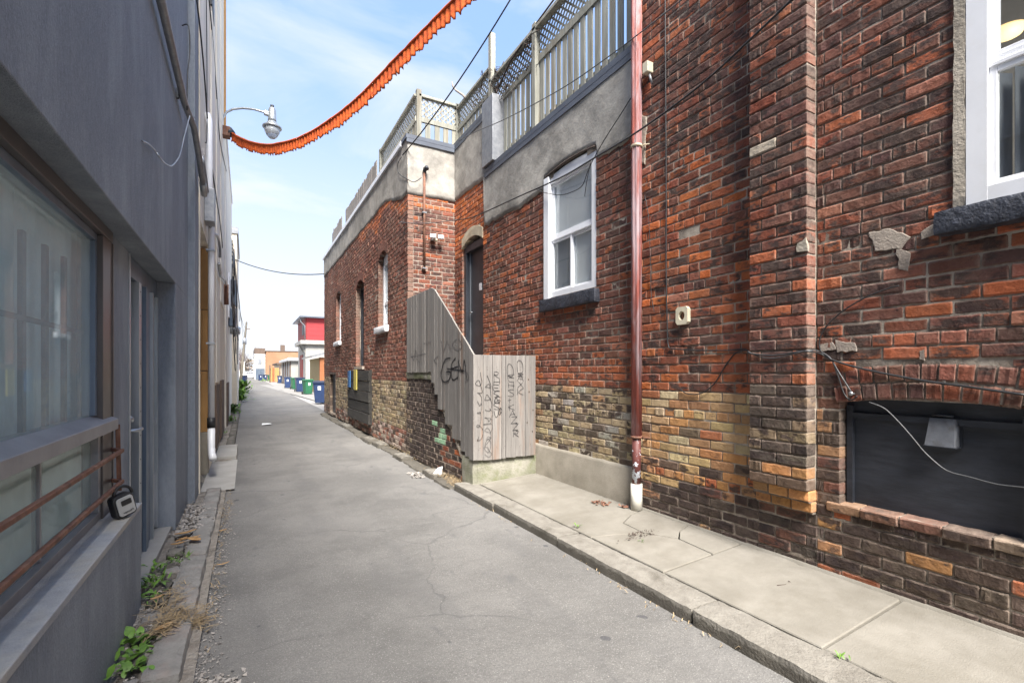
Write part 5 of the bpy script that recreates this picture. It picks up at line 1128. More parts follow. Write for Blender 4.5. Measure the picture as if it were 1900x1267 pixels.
q = MB(); q.tube([at(388, 400, X=-.44), at(390, 420, X=-.44), at(394, 432, X=-.43), at(402, 436, X=-.43), at(406, 445, X=-.43), at(408, 460, X=-.43), at(408, 478, X=-.43)], .022, 8); q.build('conduit', M['grey_pipe'], JB)
q = MB(); q.tube([at(406, 490, X=-.43), at(409, 512, X=-.43), at(418, 520, X=-.42), at(420, 530, X=-.42)], .024, 8); q.build('conduit', M['galv'], JB)
q = MB(); q.tube([at(420, 528, X=-.42), at(420, 565, X=-.42)], .05, 8); q.build('rusty_sleeve', M['rust'], JB)
G1 = 'cables fixed along the off-white wall'
wire('wall_cable', 'black cable slanting down the off-white wall past the lamp bracket', [(388, 0, 'X', -.47), (396, 90, 'X', -.47), (403, 190, 'X', -.47), (408, 260, 'X', -.46), (420, 318, 'X', -.46)], .009, group=G1)
wire('wall_cable', 'black cable from the wall top down past the junction box', [(365, 0, 'X', -.47), (372, 60, 'X', -.47), (380, 150, 'X', -.46), (388, 265, 'X', -.46), (396, 330, 'X', -.46), (402, 372, 'X', -.45), (408, 410, 'X', -.45), (413, 460, 'X', -.45)], .009, group=G1)
wire('wall_cable', 'thin straight cable ending in a bent tail on the off-white wall', [(383, 0, 'X', -.47), (384, 120, 'X', -.47), (384, 250, 'X', -.46), (381, 265, 'X', -.45)], .006, group=G1)
# next buildings on the left
B2 = thing('beige_building', 'narrow off-white building of two storeys beyond the street lamp', 'building', (-.5, 17, 0))
q = MB(); q.box((-3, 14.605, -.1), (-.47, 20.5, 7.7)); q.build('wall', M['cream_wall'], B2, bevel=.02)
q = MB(); q.box((-3, 14.60, 7.7), (-.44, 20.52, 7.82)); q.build('coping', M['white_paint'], B2)
q = MB(); q.box((-.468, 16.2, 3.1), (-.43, 17.4, 4.4)); o = q.build('window_frame', M['white_paint'], B2); q = MB(); q.box((-.429, 16.3, 3.2), (-.425, 17.3, 4.3)); q.build('pane', M['grey_pipe'], o)
q = MB(); q.box((-.468, 15.0, .0), (-.44, 16.5, 1.2)); q.build('dado_board', M['brown_board'], B2)
q = MB(); a = at(424, 312, X=-.4); q.box((-.48, a.y - .1, a.z + 1.0), (-.2, a.y + .1, a.z + 1.2)); 
B3 = thing('cream_building', 'cream block with dark coping and rows of cable insulators, beyond the off-white building', 'building', (-.3, 24, 0))
q = MB(); q.box((-4, 22, -.1), (-.33, 27, 7.0)); q.build('wall', mat('cream_block', (.60, .54, .44), (.52, .46, .38), 2, rough=.85, bst=.2), B3)
q = MB(); q.box((-4.05, 21.95, 7.0), (-.28, 27.05, 7.25)); q.build('coping', M['grey_pipe'], B3)
IN = thing('insulator_rack', 'column of cable insulators on the corner of the cream block', 'insulators', (-.4, 21.9, 6))
for i in range(6):
    v = 447 + i * 7; a = at(430, v, Y=21.9); q = MB(); q.tube([(a.x, 21.99, a.z), (a.x, 21.85, a.z)], [.03, .045], 8); q.build('insulator', M['dark_metal'], IN)
MT = thing('meter_box', 'cluster of grey electric meter boxes tangled in cables on the left wall', 'meter box', (-.4, 21, 3))
for (u, v, w, h) in ((435, 545, .26, .9), (432, 590, .30, .55)):
    a = at(u, v, X=-.36); q = MB(); q.box((-.47, a.y - w, a.z - h / 2), (-.27, a.y + w, a.z + h / 2)); q.build('case', M['alu_blue'], MT, bevel=.02)
q = MB(); a = at(434, 610, X=-.36); q.lathe((-.33, a.y, a.z - .2), [(.02, 0), (.16, .03), (.17, .25), (.05, .3)], 12); q.build('meter', M['galv'], MT)
for i in range(6):
    R = random.Random(50 + i); pts = [(430 + R.uniform(0, 4), 500 + R.uniform(-40, 20), 'X', -.30)]
    for k in range(5): pts.append((pts[-1][0] + R.uniform(-1, 3.2), pts[-1][1] + R.uniform(18, 42), 'X', -.26 - .03 * (i % 2)))
    wire('hanging_cable', ['short slack cable nearest the meter box, leftmost of the bundle', 'cable drooping in front of the upper meter box', 'longest slack cable hanging past both meter boxes', 'cable bowing out to the right of the meter boxes', 'slack cable ending above the round meter', 'cable crossing the others between the two meter boxes'][i], pts, .014, 'wire', group='slack cables by the meter boxes')
B4 = thing('white_building', 'low white garage wall behind the leaning utility pole', 'building', (-.6, 32, 0))
q = MB(); q.box((-5, 27.05, -.1), (-.48, 42, 4.3)); q.build('wall', M['cream_wall'], B4); q = MB(); q.box((-5, 27.06, 4.3), (-.42, 42.05, 4.42)); q.build('coping', M['white_paint'], B4)
for y in (28.5, 33, 37.5): q = MB(); q.box((-.478, y, .05), (-.45, y + 2.8, 2.4)); q.build('garage_door', M['white_paint'], B4, bevel=.01)
B5 = thing('grey_building', 'distant grey house on the left behind the trees', 'building', (-2, 75, 0)); q = MB(); q.box((-9, 60, -.1), (-1.6, 90, 4.4)); q.build('wall', M['beige'], B5); q = MB(); q.prism([(-9.3, 4.4), (-1.3, 4.4), (-5.3, 6.2)], 59.5, 90, 'Y'); q.build('roof', M['coping'], B5)

# ------------------------------------------------------------------ street lamp on the wall
SL = thing('street_lamp', 'grey cobra arm street lamp with clear globe fixed to the off-white wall', 'street lamp', (-.45, 12.7, 7.4))
tl = 11.35; L0 = at(505, 232, t=tl)
q = MB(); arm = [at(411, 232, t=11.0), at(413, 220, t=11.0), at(420, 209, t=11.05), at(432, 203, t=11.1), at(450, 201, t=11.2), at(470, 203, t=11.25), at(488, 208, t=11.3), at(498, 211, t=11.35)]
q.tube(arm, .024, 8); q.build('arm', M['galv'], SL)
q = MB(); a = at(411, 218, t=11.0); q.box((-.49, a.y - .08, a.z - .22), (a.x + .02, a.y + .08, a.z + .12)); q.build('wall_bracket', M['galv'], SL, bevel=.01)
s_ = tl / F; cx, cy, cz = L0
P = lambda v, r: (r * s_, (232 - v) * s_)
q = MB(); q.lathe((cx, cy, cz), [P(226, 7.5), P(222, 7), P(205, 6.3), P(203, 5.5), P(201, 5)][:], 20); q.build('housing', M['galv'], SL)
q = MB(); q.lathe((cx, cy, cz), [P(201, 3), P(196, 3.4), P(195, 1)], 12); q.build('photo_cell', M['dark_metal'], SL)
q = MB(); q.lathe((cx, cy, cz), [P(239, 15.5), P(238, 16.5), P(236, 16.5), P(234, 13), P(228, 8.5), P(226, 7)], 24); q.build('reflector', M['galv'], SL)
q = MB(); q.lathe((cx, cy, cz), [P(258, 1), P(257, 5), P(252, 9.5), P(246, 12.5), P(240, 14)], 24); gl_, nt, b_ = newmat('lamp_globe'); b_.inputs['Base Color'].default_value = (.62, .66, .70, 1); b_.inputs['Roughness'].default_value = .12; b_.inputs['Transmission Weight'].default_value = .5; q.build('globe', gl_, SL)
q = MB(); q.obox(at(490, 209, t=11.3), at(500, 213, t=11.35), .10, .09); q.build('arm_clamp', M['galv'], SL, bevel=.01)

# ------------------------------------------------------------------ orange garland
OG = thing('garland', 'long orange ruffled cloth garland sagging across the alley from the left wall', 'garland', (-.4, 12.6, 7))
K = [(430, 250, 10.9), (448, 260, 10.6), (470, 268, 10.3), (497, 272, 9.95), (520, 269, 9.6), (548, 262, 9.3), (580, 247, 8.9), (610, 228, 8.5), (640, 206, 8.15), (668, 182, 7.8), (700, 150, 7.45), (730, 118, 7.15), (760, 88, 6.85), (790, 57, 6.6), (820, 27, 6.35), (850, -2, 6.1), (900, -52, 5.8), (960, -115, 5.5), (1040, -200, 5.2)]
Q = []
P3 = [at(u, v, t=t) for u, v, t in K]
for i in range(len(P3) - 1):
    p0, p1, p2, p3 = P3[max(i-1, 0)], P3[i], P3[i+1], P3[min(i+2, len(P3)-1)]
    L = (p2 - p1).length; n = max(3, int(L / .022))
    for j in range(n): t = j / n; Q.append(.5 * ((2*p1) + (p2-p0)*t + (2*p0-5*p1+4*p2-p3)*t*t + (3*p1-p0-3*p2+p3)*t**3))
vs = []; rows = 7; s = 0
for i, p in enumerate(Q):
    if i: s += (p - Q[i-1]).length
    d = (Q[min(i+1, len(Q)-1)] - Q[max(i-1, 0)]).normalized(); nrm = d.cross(Vector((0, 0, 1))).normalized()
    h = .155 + .03 * fn(s, 1, 1, 1.5) + .034 * ((((s + .05 * fn(s, 7, 7, 3)) / .13) % 1) < .6 + .25 * fn(s, 3, 8, 4)) * (1 if fn(s, 5, 5, 5) > -.15 else .15) + .03 * fn(s, 2, 2, 9) + .03 * min(1, s / 6)
    for j in range(rows):
        t = j / (rows - 1); a = .020 * t ** .7 * sin(s * 2 * pi / .10 + 2.2 * fn(s, 0, 0, 2)) + .012 * fn(s, t, 0, 12)
        vs.append(p + nrm * a + Vector((0, 0, .045 - (h + .03) * t)))
me = MB(); n = len(Q); me.add(vs, [(i*rows+j, i*rows+j+1, (i+1)*rows+j+1, (i+1)*rows+j) for i in range(n-1) for j in range(rows-1)], None, True); o = me.build('ruffled_cloth', M['orange_cloth'], OG, recalc=False)
so = o.modifiers.new('s', 'SOLIDIFY'); so.thickness = .006
q = MB(); q.tube([p + Vector((0, 0, .035)) for p in Q[::6]], [.022 + .008 * fn(i * .7) for i in range(len(Q[::6]))], 7); q.build('rolled_hem', M['orange_cloth'], OG)
q = MB(); a = at(420, 245, t=10.9); q.box((-.49, a.y - .10, a.z - .12), (-.32, a.y + .12, a.z + .10)); q.build('wall_bracket', M['rust'], OG, bevel=.01)
q = MB(); q.tube([at(424, 243, t=10.95), at(430, 249, t=10.9)], [.10, .085], 10); q.build('collar', M['dark_metal'], OG)

# ------------------------------------------------------------------ overhead and wall wires on the right
wire('overhead_wire', 'black service wire spanning the alley low over the distant sky', sag(at(437, 482, Y=22), at(604, 508, X=2.49), .22), .018, sm=False)
wire('overhead_wire', 'black service wire rising from the corner insulator towards the sky', sag(at(747, 288, X=2.45), at(960, -22, t=6.4), .12), .011, sm=False)
wire('overhead_wire', 'upper thin wire running above the parapet past the terrace fence', sag(at(700, 300 + 5, X=2.42), at(860, 200, X=2.8), .02, 6)[:0] + [tuple(at(u, v, X=3.28)) for u, v in ((850, 262), (880, 246), (940, 220), (1040, 166), (1120, 112), (1200, 52), (1290, -20))], .006, 'wire_grey')
wire('overhead_wire', 'long black wire sloping down from the tall brick wall across the small window top', [(x) for x in [(1500, -30, 'X', 3.2), (1400, 66, 'X', 3.22), (1300, 158, 'X', 3.24), (1190, 240, 'X', 3.26), (1105, 292, 'X', 3.28), (1040, 330, 'X', 3.30), (960, 366, 'X', 3.32), (880, 402, 'X', 3.33), (848, 408, 'X', 3.2)]], .009)
wire('overhead_wire', 'pale thin cable stretched from the door arch along the far brick wall', [(848, 408, 'X', 3.2), (800, 414, 'X', 2.9), (760, 414, 'X', 2.48), (743, 412, 'X', 2.48)], .006, 'wire_grey')
wire('loose_wire', 'black wires looping over the top corner of the small white window', [(1172, 180, 'X', 3.34), (1150, 215, 'X', 3.34), (1120, 262, 'X', 3.34), (1100, 298, 'X', 3.34), (1090, 320, 'X', 3.34), (1080, 345, 'X', 3.34), (1062, 356, 'X', 3.34), (1040, 362, 'X', 3.34), (1012, 358, 'X', 3.35), (995, 352, 'X', 3.36)], .005, cat='wire')
wire('loose_wire', 'short tail of black wire hanging in front of the window glass', [(1096, 300, 'X', 3.35), (1090, 330, 'X', 3.34), (1086, 355, 'X', 3.34), (1085, 365, 'X', 3.34)], .005, cat='wire')
wire('loose_wire', 'thin wires curling round the cement corner above the far wall', [(745, 292, 'X', 2.46), (738, 305, 'X', 2.45), (740, 322, 'X', 2.46), (755, 332, 'X', 2.48), (768, 338, 'Y', 8.2), (782, 330, 'Y', 8.22)], .007, cat='wire')
NW = 3.385; PW = 3.4 - PD - .012
wire('wall_cable', 'black cable running straight down the orange brick then along to the chimney pier', [(1234, -20, 'X', NW), (1235, 150, 'X', NW), (1236, 350, 'X', NW), (1236, 500, 'X', NW), (1238, 600, 'X', NW), (1240, 640, 'X', NW), (1250, 647, 'X', NW), (1300, 650, 'X', NW), (1350, 650, 'X', NW), (1384, 648, 'X', NW), (1390, 655, 'X', PW), (1420, 659, 'X', PW), (1450, 658, 'X', PW), (1480, 653, 'X', PW), (1502, 652, 'X', PW), (1524, 657, 'X', NW), (1545, 668, 'X', NW), (1600, 684, 'X', NW), (1700, 704, 'X', NW), (1800, 718, 'X', NW), (1905, 733, 'X', NW)], .0065)
wire('wall_cable', 'black cable looping down below the chimney pier on the yellow brick', [(1388, 650, 'X', NW - .01), (1365, 655, 'X', NW), (1345, 680, 'X', NW), (1325, 712, 'X', NW), (1300, 730, 'X', NW), (1275, 730, 'X', NW), (1262, 722, 'X', NW)], .005)
wire('wall_cable', 'grey cable beside the black one across the face of the chimney pier', [(1388, 652, 'X', PW), (1410, 662, 'X', PW), (1440, 664, 'X', PW), (1470, 657, 'X', PW), (1500, 650, 'X', PW), (1520, 652, 'X', NW), (1540, 664, 'X', NW), (1556, 690, 'X', NW), (1580, 728, 'X', NW)], .0045, 'wire_grey')
wire('wall_cable', 'thin cable curving up the dark brick to a nail right of the pier', [(1524, 655, 'X', NW), (1520, 635, 'X', NW), (1530, 610, 'X', NW), (1560, 580, 'X', NW), (1600, 555, 'X', NW), (1640, 538, 'X', NW), (1668, 530, 'X', NW)], .0045)
wire('wall_cable', 'pair of black cables dropping from the pier to the arch nail', [(1545, 670, 'X', NW), (1556, 700, 'X', NW), (1566, 730, 'X', NW), (1578, 742, 'X', NW), (1590, 735, 'X', NW - .02)], .005)
wire('loose_wire', 'pale cable drooping in front of the black boarded basement window', [(1612, 746, 'X', NW - .01), (1640, 757, 'X', 3.39), (1665, 780, 'X', 3.40), (1690, 808, 'X', 3.40), (1715, 838, 'X', 3.40), (1745, 865, 'X', 3.40), (1765, 876, 'X', 3.40), (1800, 885, 'X', 3.40), (1850, 898, 'X', 3.39), (1910, 905, 'X', 3.38)], .0038, 'wire_grey')
wire('wall_cable', 'thin cable hanging just right of the red drain pipe', [(1196, 362, 'X', NW), (1203, 400, 'X', NW), (1206, 460, 'X', NW), (1208, 540, 'X', NW), (1214, 580, 'X', NW)], .0035)
na = thing('wall_nail', 'galvanised nail holding the cables on the brick arch', 'nail', at(1582, 731, X=3.38)); a = at(1582, 731, X=3.38); q = MB(); q.tube([a + Vector((.03, 0, 0)), a + Vector((-.03, -.004, .004))], .006, 8); q.tube([a + Vector((-.03, -.004, .004)), a + Vector((-.034, -.004, .004))], .014, 8); q.build('nail', M['galv'], na)

# ================================================================== distant lane: bins, garages, houses, trees
def make_bin(body, lidm, label):
    t = thing('wheelie_bin', label, 'bin', (0, 0, 0), group='wheeled bins along the right side of the lane')
    def rrect(w, d, z, r=.05):
        P = []
        for cx, cy, a0 in ((w/2-r, d/2-r, 0), (-w/2+r, d/2-r, pi/2), (-w/2+r, -d/2+r, pi), (w/2-r, -d/2+r, 3*pi/2)):
            for i in range(4): a = a0 + pi/2*i/3; P.append((cx + r*cos(a), cy + r*sin(a), z))
        return P
    q = MB(); rings = [rrect(.44, .48, .04), rrect(.47, .54, .25), rrect(.56, .64, .92), rrect(.61, .70, .93), rrect(.61, .70, .97)]
    n = 16; vs = [p for r_ in rings for p in r_]; q.add(vs, [(i*n+k, i*n+(k+1) % n, (i+1)*n+(k+1) % n, (i+1)*n+k) for i in range(4) for k in range(n)] + [tuple(range(n))[::-1]]); q.build('body', body, t)
    q = MB(); rings = [rrect(.63, .73, .975), rrect(.63, .73, 1.0), rrect(.54, .60, 1.045, .1)]; vs = [p for r_ in rings for p in r_]
    q.add(vs, [(i*n+k, i*n+(k+1) % n, (i+1)*n+(k+1) % n, (i+1)*n+k) for i in range(2) for k in range(n)] + [tuple(range(2*n, 3*n)), tuple(range(n))[::-1]]); q.build('lid', lidm, t, bevel=.01)
    q = MB(); q.tube([(-.24, .36, .98), (-.24, .42, .98), (.24, .42, .98), (.24, .36, .98)], .016, 6); q.build('handle', lidm, t)
    for s in (-1, 1):
        q = MB(); q.tube([(s * .25, .26, .11), (s * .30, .26, .11)], .11, 14); q.build('wheel', M['black_plastic'], t)
    q = MB(); q.quad((-.07, -.302, .62), (.07, -.302, .62), (.07, -.318, .80), (-.07, -.318, .80)); q.build('sticker', M['white_paint'], t, recalc=False)
    return t
BLU = mat('blue_bin_plastic', (.025, .05, .13), (.02, .038, .10), 5, rough=.45, bst=.05); GRN = mat('green_bin_plastic', (.022, .13, .06), (.018, .105, .05), 5, rough=.45, bst=.05)
NVY = mat('dark_bin_plastic', (.022, .030, .06), (.018, .024, .045), 5, rough=.45, bst=.05)
bb_ = make_bin(BLU, NVY, ''); gb_ = make_bin(GRN, GRN, ''); register(bb_); register(gb_)
def place(proto, first, u, vb, h, rz, label, dyaw=0):
    o = proto if first else copy_tree(proto); p = at(u, vb, Z=0.01); o.location = (p.x, p.y, .014); o.rotation_euler = (0, 0, rz); k = h / 1.04; o.scale = (k, k, k); o['label'] = label; return o
place(bb_, True, 595.5, 748, 1.06, -.35, 'dark blue wheeled bin standing against the end of the brick building')
place(gb_, True, 571, 731.5, 1.0, .25, 'larger green wheeled bin with white sticker, next to the nearest blue bin')
place(bb_, False, 556, 727, 1.08, .1, 'dark blue bin standing between the two green bins')
place(gb_, False, 547, 722, 1.0, .3, 'smaller green wheeled bin, between two dark blue bins')
place(bb_, False, 534, 720, 1.04, -.1, 'dark blue bin left of the smaller green bin, at the end of the row')
place(bb_, False, 519, 711, 1.0, -.1, 'far navy bin in front of the pale garage wall')
for i, (u, v, pr, lab) in enumerate(((483, 706, bb_, 'lone blue bin in the distance left of the small green bin'), (492, 706, bb_, 'tiny blue bin in front of the orange building'), (500, 706.5, gb_, 'tiny green bin beside the wooden gate in the distance'))):
    place(pr, False, u, v, 1.02, .2, lab)
o = place(bb_, False, 453, 711, 1.05, 2.6, 'blue bin standing alone at the foot of the utility pole'); o['group'] = 'wheeled bins along the lane'

def col_box(nm, m, par, x0, x1, y0, y1, z0, z1, bev=0, axis=None): q = MB(); q.box((x0, y0, z0), (x1, y1, z1)); return q.build(nm, m, par, bevel=bev)
RD = mat('red_cladding', (.34, .030, .034), (.29, .026, .03), 1.2, rough=.6, bst=.1); RDD = mat('dark_red_paint', (.22, .022, .020), (.18, .02, .018), 2, rough=.6, bst=.1)
WH = mat('white_siding', (.34, .33, .30), (.30, .29, .27), 2, rough=.7, bst=.1); YE = mat('pale_yellow_wall', (.42, .32, .16), (.38, .29, .14), 2, rough=.8, bst=.1); OR = mat('orange_brick_wall', (.30, .165, .09), (.25, .135, .075), .9, c3=(.33, .23, .15), s3=.25, f3=.6, rough=.85, bst=.2)
TM = mat('orange_brown_timber', (.30, .11, .04), (.24, .085, .03), 3, rough=.75, bst=.1)
RB = thing('red_building', 'two storey house with a red clad upper floor over a white base', 'house', (4.5, 48, 0))
col_box('lower_wall', WH, RB, 4.60, 14, 46, 53, 0, 4.35)
for i in range(5): z = 4.352 + i * .39; col_box('cladding_panel', RD, RB, 4.68, 14, 45.97, 46.02, z, z + .38, .004)
col_box('upper_wall', RDD, RB, 4.58, 13.98, 46.02, 53, 4.352, 6.3)
col_box('ledge', WH, RB, 4.15, 8.0, 45.7, 51.5, 3.95, 4.30, .02)
for y in (46.2, 48.0): q = MB(); q.prism([(4.6, 3.2), (4.6, 3.95), (4.2, 3.95)], y, y + .2, 'Y'); q.build('bracket', WH, RB)
col_box('door', RDD, RB, 4.55, 4.60, 48.2, 50.8, .05, 3.1, .01); col_box('side_window', M['dark_metal'], RB, 4.54, 4.58, 47, 48.4, 4.9, 5.8)
col_box('garage_door', M['white_paint'], RB, 4.9, 7.4, 45.93, 45.99, .05, 2.4, .01); q = MB(); q.box((4.1, 45.6, 6.30), (14, 53.2, 6.42)); q.build('roof_edge', M['coping'], RB); q = MB(); q.tube([(4.15, 45.9, 6.25), (4.2, 45.9, 5.9), (4.52, 45.95, 5.6), (4.55, 45.95, 4.4)], .05, 6); q.build('gutter_pipe', M['grey_pipe'], RB)
YG = thing('garage', 'pale yellow garage with a grey roof and orange-brown timber post', 'garage', (4.5, 36, 0))
col_box('wall', YE, YG, 4.5, 12, 35.5, 42, 0, 2.5); q = MB(); q.add([(3.9, 34.9, 2.5), (3.9, 42, 2.5), (9, 34.9, 3.9), (9, 42, 3.9), (3.9, 34.9, 2.62), (3.9, 42, 2.62), (9, 34.9, 4.02), (9, 42, 4.02)], [(0,1,3,2),(4,6,7,5),(0,2,6,4),(1,5,7,3),(0,4,5,1),(2,3,7,6)]); q.build('roof', M['grey_pipe'], YG)
col_box('post', TM, YG, 4.42, 4.72, 35.2, 35.5, 0, 2.5, .01); col_box('beam', TM, YG, 4.42, 8, 35.3, 35.48, 2.15, 2.48, .01); col_box('post', TM, YG, 5.0, 5.3, 35.2, 35.5, 0, 2.5, .01); col_box('garage_door', M['cream_stone'], YG, 5.4, 8.6, 35.44, 35.49, .05, 2.1, .01)
WG = thing('garage', 'row of white flat roofed garages beyond the red house', 'garage', (4, 64, 0))
col_box('wall', WH, WG, 4.3, 12, 58, 74, 0, 2.75); col_box('roof', M['white_paint'], WG, 4.0, 12.2, 57.6, 74.3, 2.75, 3.05, .03)
for y in (58.6, 62.2, 66, 70): col_box('garage_door', M['grey_sill'], WG, 4.24, 4.30, y, y + 2.6, .05, 2.3, .01)
for y in (58.1, 61.6, 65.3, 69.2): col_box('post', M['brown_board'], WG, 4.18, 4.299, y, y + .3, 0, 2.7)
TG = thing('garage', 'low garage with a brown roof edge and wooden gate beyond the white garages', 'garage', (3.9, 80, 0))
col_box('wall', M['beige'], TG, 4.2, 12, 78, 92, 0, 2.6); col_box('roof', M['brown_board'], TG, 3.9, 12.2, 77.5, 92.2, 2.6, 2.85); 
for i in range(4): col_box('gate_board', M['plywood'] if i != 1 else TM, TG, 3.0 + i * .30, 3.28 + i * .30, 77.6, 77.7, .05, 2.1)
for x in (2.9, 4.2): col_box('post', M['brown_board'], TG, x, x + .15, 77.4, 77.55, 0, 2.5)
OB_ = thing('orange_building', 'long orange brick building closing the right side of the lane', 'building', (3.3, 105, 0))
col_box('wall', OR, OB_, 3.35, 16, 104, 124, 0, 5.5); col_box('roof_edge', M['brown_board'], OB_, 3.2, 16, 103.9, 124.2, 5.5, 5.62); col_box('chimney', M['brown_board'], OB_, 6.1, 6.9, 108, 109, 5.62, 7.0)
GR = thing('grey_building', 'pale grey two storey house beside the orange building', 'building', (1.5, 110, 0))
col_box('wall', M['beige'], GR, 1.45, 3.3, 107, 124, 0, 5.0); col_box('cornice', M['white_paint'], GR, 1.35, 3.32, 106.9, 124, 4.75, 5.0); col_box('attic', M['brown_board'], GR, 1.4, 3.3, 107.05, 124, 5.0, 6.2)
col_box('garage_door', M['alu_blue'], GR, 1.6, 3.2, 106.93, 107.0, .05, 2.2); col_box('window', M['alu'], GR, 2.0, 2.7, 106.93, 107.0, 3.0, 4.2)
# houses and trees far beyond
for i, (x, y, w, h, m, lab) in enumerate(((-4.5, 170, 4, 5, 'cream_wall', 'tiny pale far house left of the lane end'), (3.2, 190, 5, 6.5, 'brown_board', 'tiny brown far house at the very end of the lane'))):
    hs = thing('house', lab, 'house', (x, y, 0)); col_box('wall', M[m], hs, x, x + w, y, y + 8, 0, h); q = MB(); q.prism([(x - .3, h), (x + w + .3, h), (x + w / 2, h + 2.2)], y - .2, y + 8, 'Y'); q.build('roof', M['coping'], hs); col_box('window', M['white_paint'], hs, x + 1, x + 2, y - .05, y - .01, h - 2.2, h - 1)
def bare_tree(name, label, base, H, seed, spread=1., n0=6, col='twig', thick=.13):
    R = random.Random(seed); t = thing(name, label, 'tree', base, group='bare trees at the end of the lane'); tr_ = MB(); cr_ = MB(); base = Vector(base)
    def grow(p, d, L, r, lev):
        pts = [p]; q = p
        for k in range(4):
            d = (d + Vector((R.gauss(0, .14), R.gauss(0, .14), .06))).normalized(); q = q + d * L / 4; pts.append(q)
        (tr_ if lev == 0 else cr_).tube(pts, [r * (1 - .12 * k) for k in range(5)], 5 if lev < 2 else 3, caps=False)
        if lev < 4:
            for c in range(n0 - lev if lev == 0 else R.choice((2, 3, 3))):
                dd = (d * R.uniform(.5, 1) + Vector((R.gauss(0, .6), R.gauss(0, .6), R.uniform(.0, .5))) * spread).normalized(); k = R.choice((2, 3, 4)); grow(pts[k], dd, L * R.uniform(.55, .8), r * .5, lev + 1)
    grow(base, Vector((0, 0, 1)), H * .36, thick, 0); tr_.build('trunk', M[col], t, recalc=False); o = cr_.build('crown', M[col], t, recalc=False); return t
M['far_twig'] = mat('far_bare_wood', (.17, .13, .12), rough=.95, bst=0)
bare_tree('bare_tree', 'bare spreading tree rising above the grey and orange roofs', (3.6, 140, 0), 11, 5, 1.3, 7, 'far_twig', .22)
bare_tree('bare_tree', 'smaller bare tree right of the spreading one above the orange roof', (7.0, 138, 0), 9.5, 9, 1.1, 6, 'far_twig', .16)
for i, (x, y, h) in enumerate(((-2.4, 95, 8), (-1.2, 128, 8.5), (-2.8, 120, 10), (.2, 210, 11), (-3.5, 150, 12))):
    bare_tree('bare_tree', ['bare tree just right of the utility pole', 'bare brown tree over the parked white car', 'tall bare tree behind the utility pole', 'faint bare tree at the vanishing end of the lane', 'large bare tree left of the lane end'][i], (x, y, 0), h, 30 + i, .8, 7, 'far_twig', .2)
# hedge-like brown mass
q = MB(); R = random.Random(8)
for i in range(900):
    p = Vector((R.uniform(-9, 2.2) if R.random() < .7 else R.uniform(-3, 1), R.uniform(200, 215), R.uniform(0, 6.5) ** 1)); s = R.uniform(.2, .6)
    d = Vector((R.gauss(0, 1), R.gauss(0, 1), R.gauss(0, 1))).normalized(); e = d.cross(Vector((0, 0, 1))).normalized(); q.add([p - e * s, p + d * s, p + e * s, p - d * s * .6], [(0, 1, 2, 3)])
tag(q.build('far_thicket', mat('far_thicket', (.20, .15, .13), (.13, .12, .08), .5, rough=.95, bst=0), recalc=False), 'brown leafless thicket across the far end of the lane', 'trees', kind='stuff')

# white van / car
CR = thing('parked_car', 'white car parked at the far end of the lane', 'car', (.65, 128, 0)); cx, cy = .65, 128
q = MB(); prof = [(-2.1, .3), (2.1, .3), (2.15, .75), (1.7, .95), (1.2, 1.45), (-1.3, 1.5), (-2.0, 1.0), (-2.15, .7)]; q.prism([(cy + a, b) for a, b in prof], cx - .88, cx + .88); q.build('body', M['white_paint'], CR, bevel=.08)
q = MB(); q.prism([(cy - 1.98, 1.03), (cy - 1.36, 1.42), (cy - 1.33, 1.44), (cy - 1.96, 1.0)], cx - .75, cx + .75); q.box((cx - .76, cy - 2.0, .98), (cx + .76, cy - 1.55, 1.35)); q.build('rear_window', M['dark_metal'], CR)
for sx in (-1, 1):
    for sy in (-1.35, 1.35): q = MB(); q.tube([(cx + sx * .70, cy + sy, .32), (cx + sx * .9, cy + sy, .32)], .32, 14); q.build('wheel', M['black_plastic'], CR)
    q = MB(); q.box((cx + sx * .62 - .12, cy - 2.19, .70), (cx + sx * .62 + .12, cy - 2.05, .86)); q.build('tail_light', RD, CR)

# utility pole
UP = thing('utility_pole', 'leaning weathered wooden utility pole on the left of the lane', 'utility pole', (-.55, 48, 0))
b0 = at(445.5, 714, Z=0); tp = at(457.5, 598, t=b0.length * 1.0); q = MB(); q.tube([b0 - Vector((0, 0, .2)), (b0 + tp) / 2, tp], [.17, .15, .11], 10); q.build('shaft', mat('pole_wood', (.11, .095, .075), (.08, .07, .055), 2, rough=.9, bst=.3), UP)
q = MB(); p = b0 + (tp - b0) * .66; q.tube([p + Vector((.0, -.25, -.35)), p + Vector((.0, -.25, .45))], .22, 12); q.build('transformer', M['grey_pipe'], UP)
p = b0 + (tp - b0) * .88; q = MB(); q.obox(p + Vector((-.1, -.1, 0)), p + Vector((.5, -.1, 0)), .08, .1); q.build('cross_arm', M['brown_board'], UP)
for i in range(3):
    p = b0 + (tp - b0) * (.62 + .14 * i); wire('overhead_wire', ['lowest', 'middle', 'topmost'][i] + ' distant wire from the leaning pole back to the cream block', sag(p, at(438, 500 + i * 22, Y=26.9), .5), .014, sm=False, group='wires from the pole to the cream block')
    wire('overhead_wire', ['lowest', 'middle', 'topmost'][i] + ' faint wire running on from the leaning pole down the lane', sag(p, (-1.0 + .3 * i, 130, 7.5 - i * .4), .8), .014, sm=False, group='wires running on from the pole')

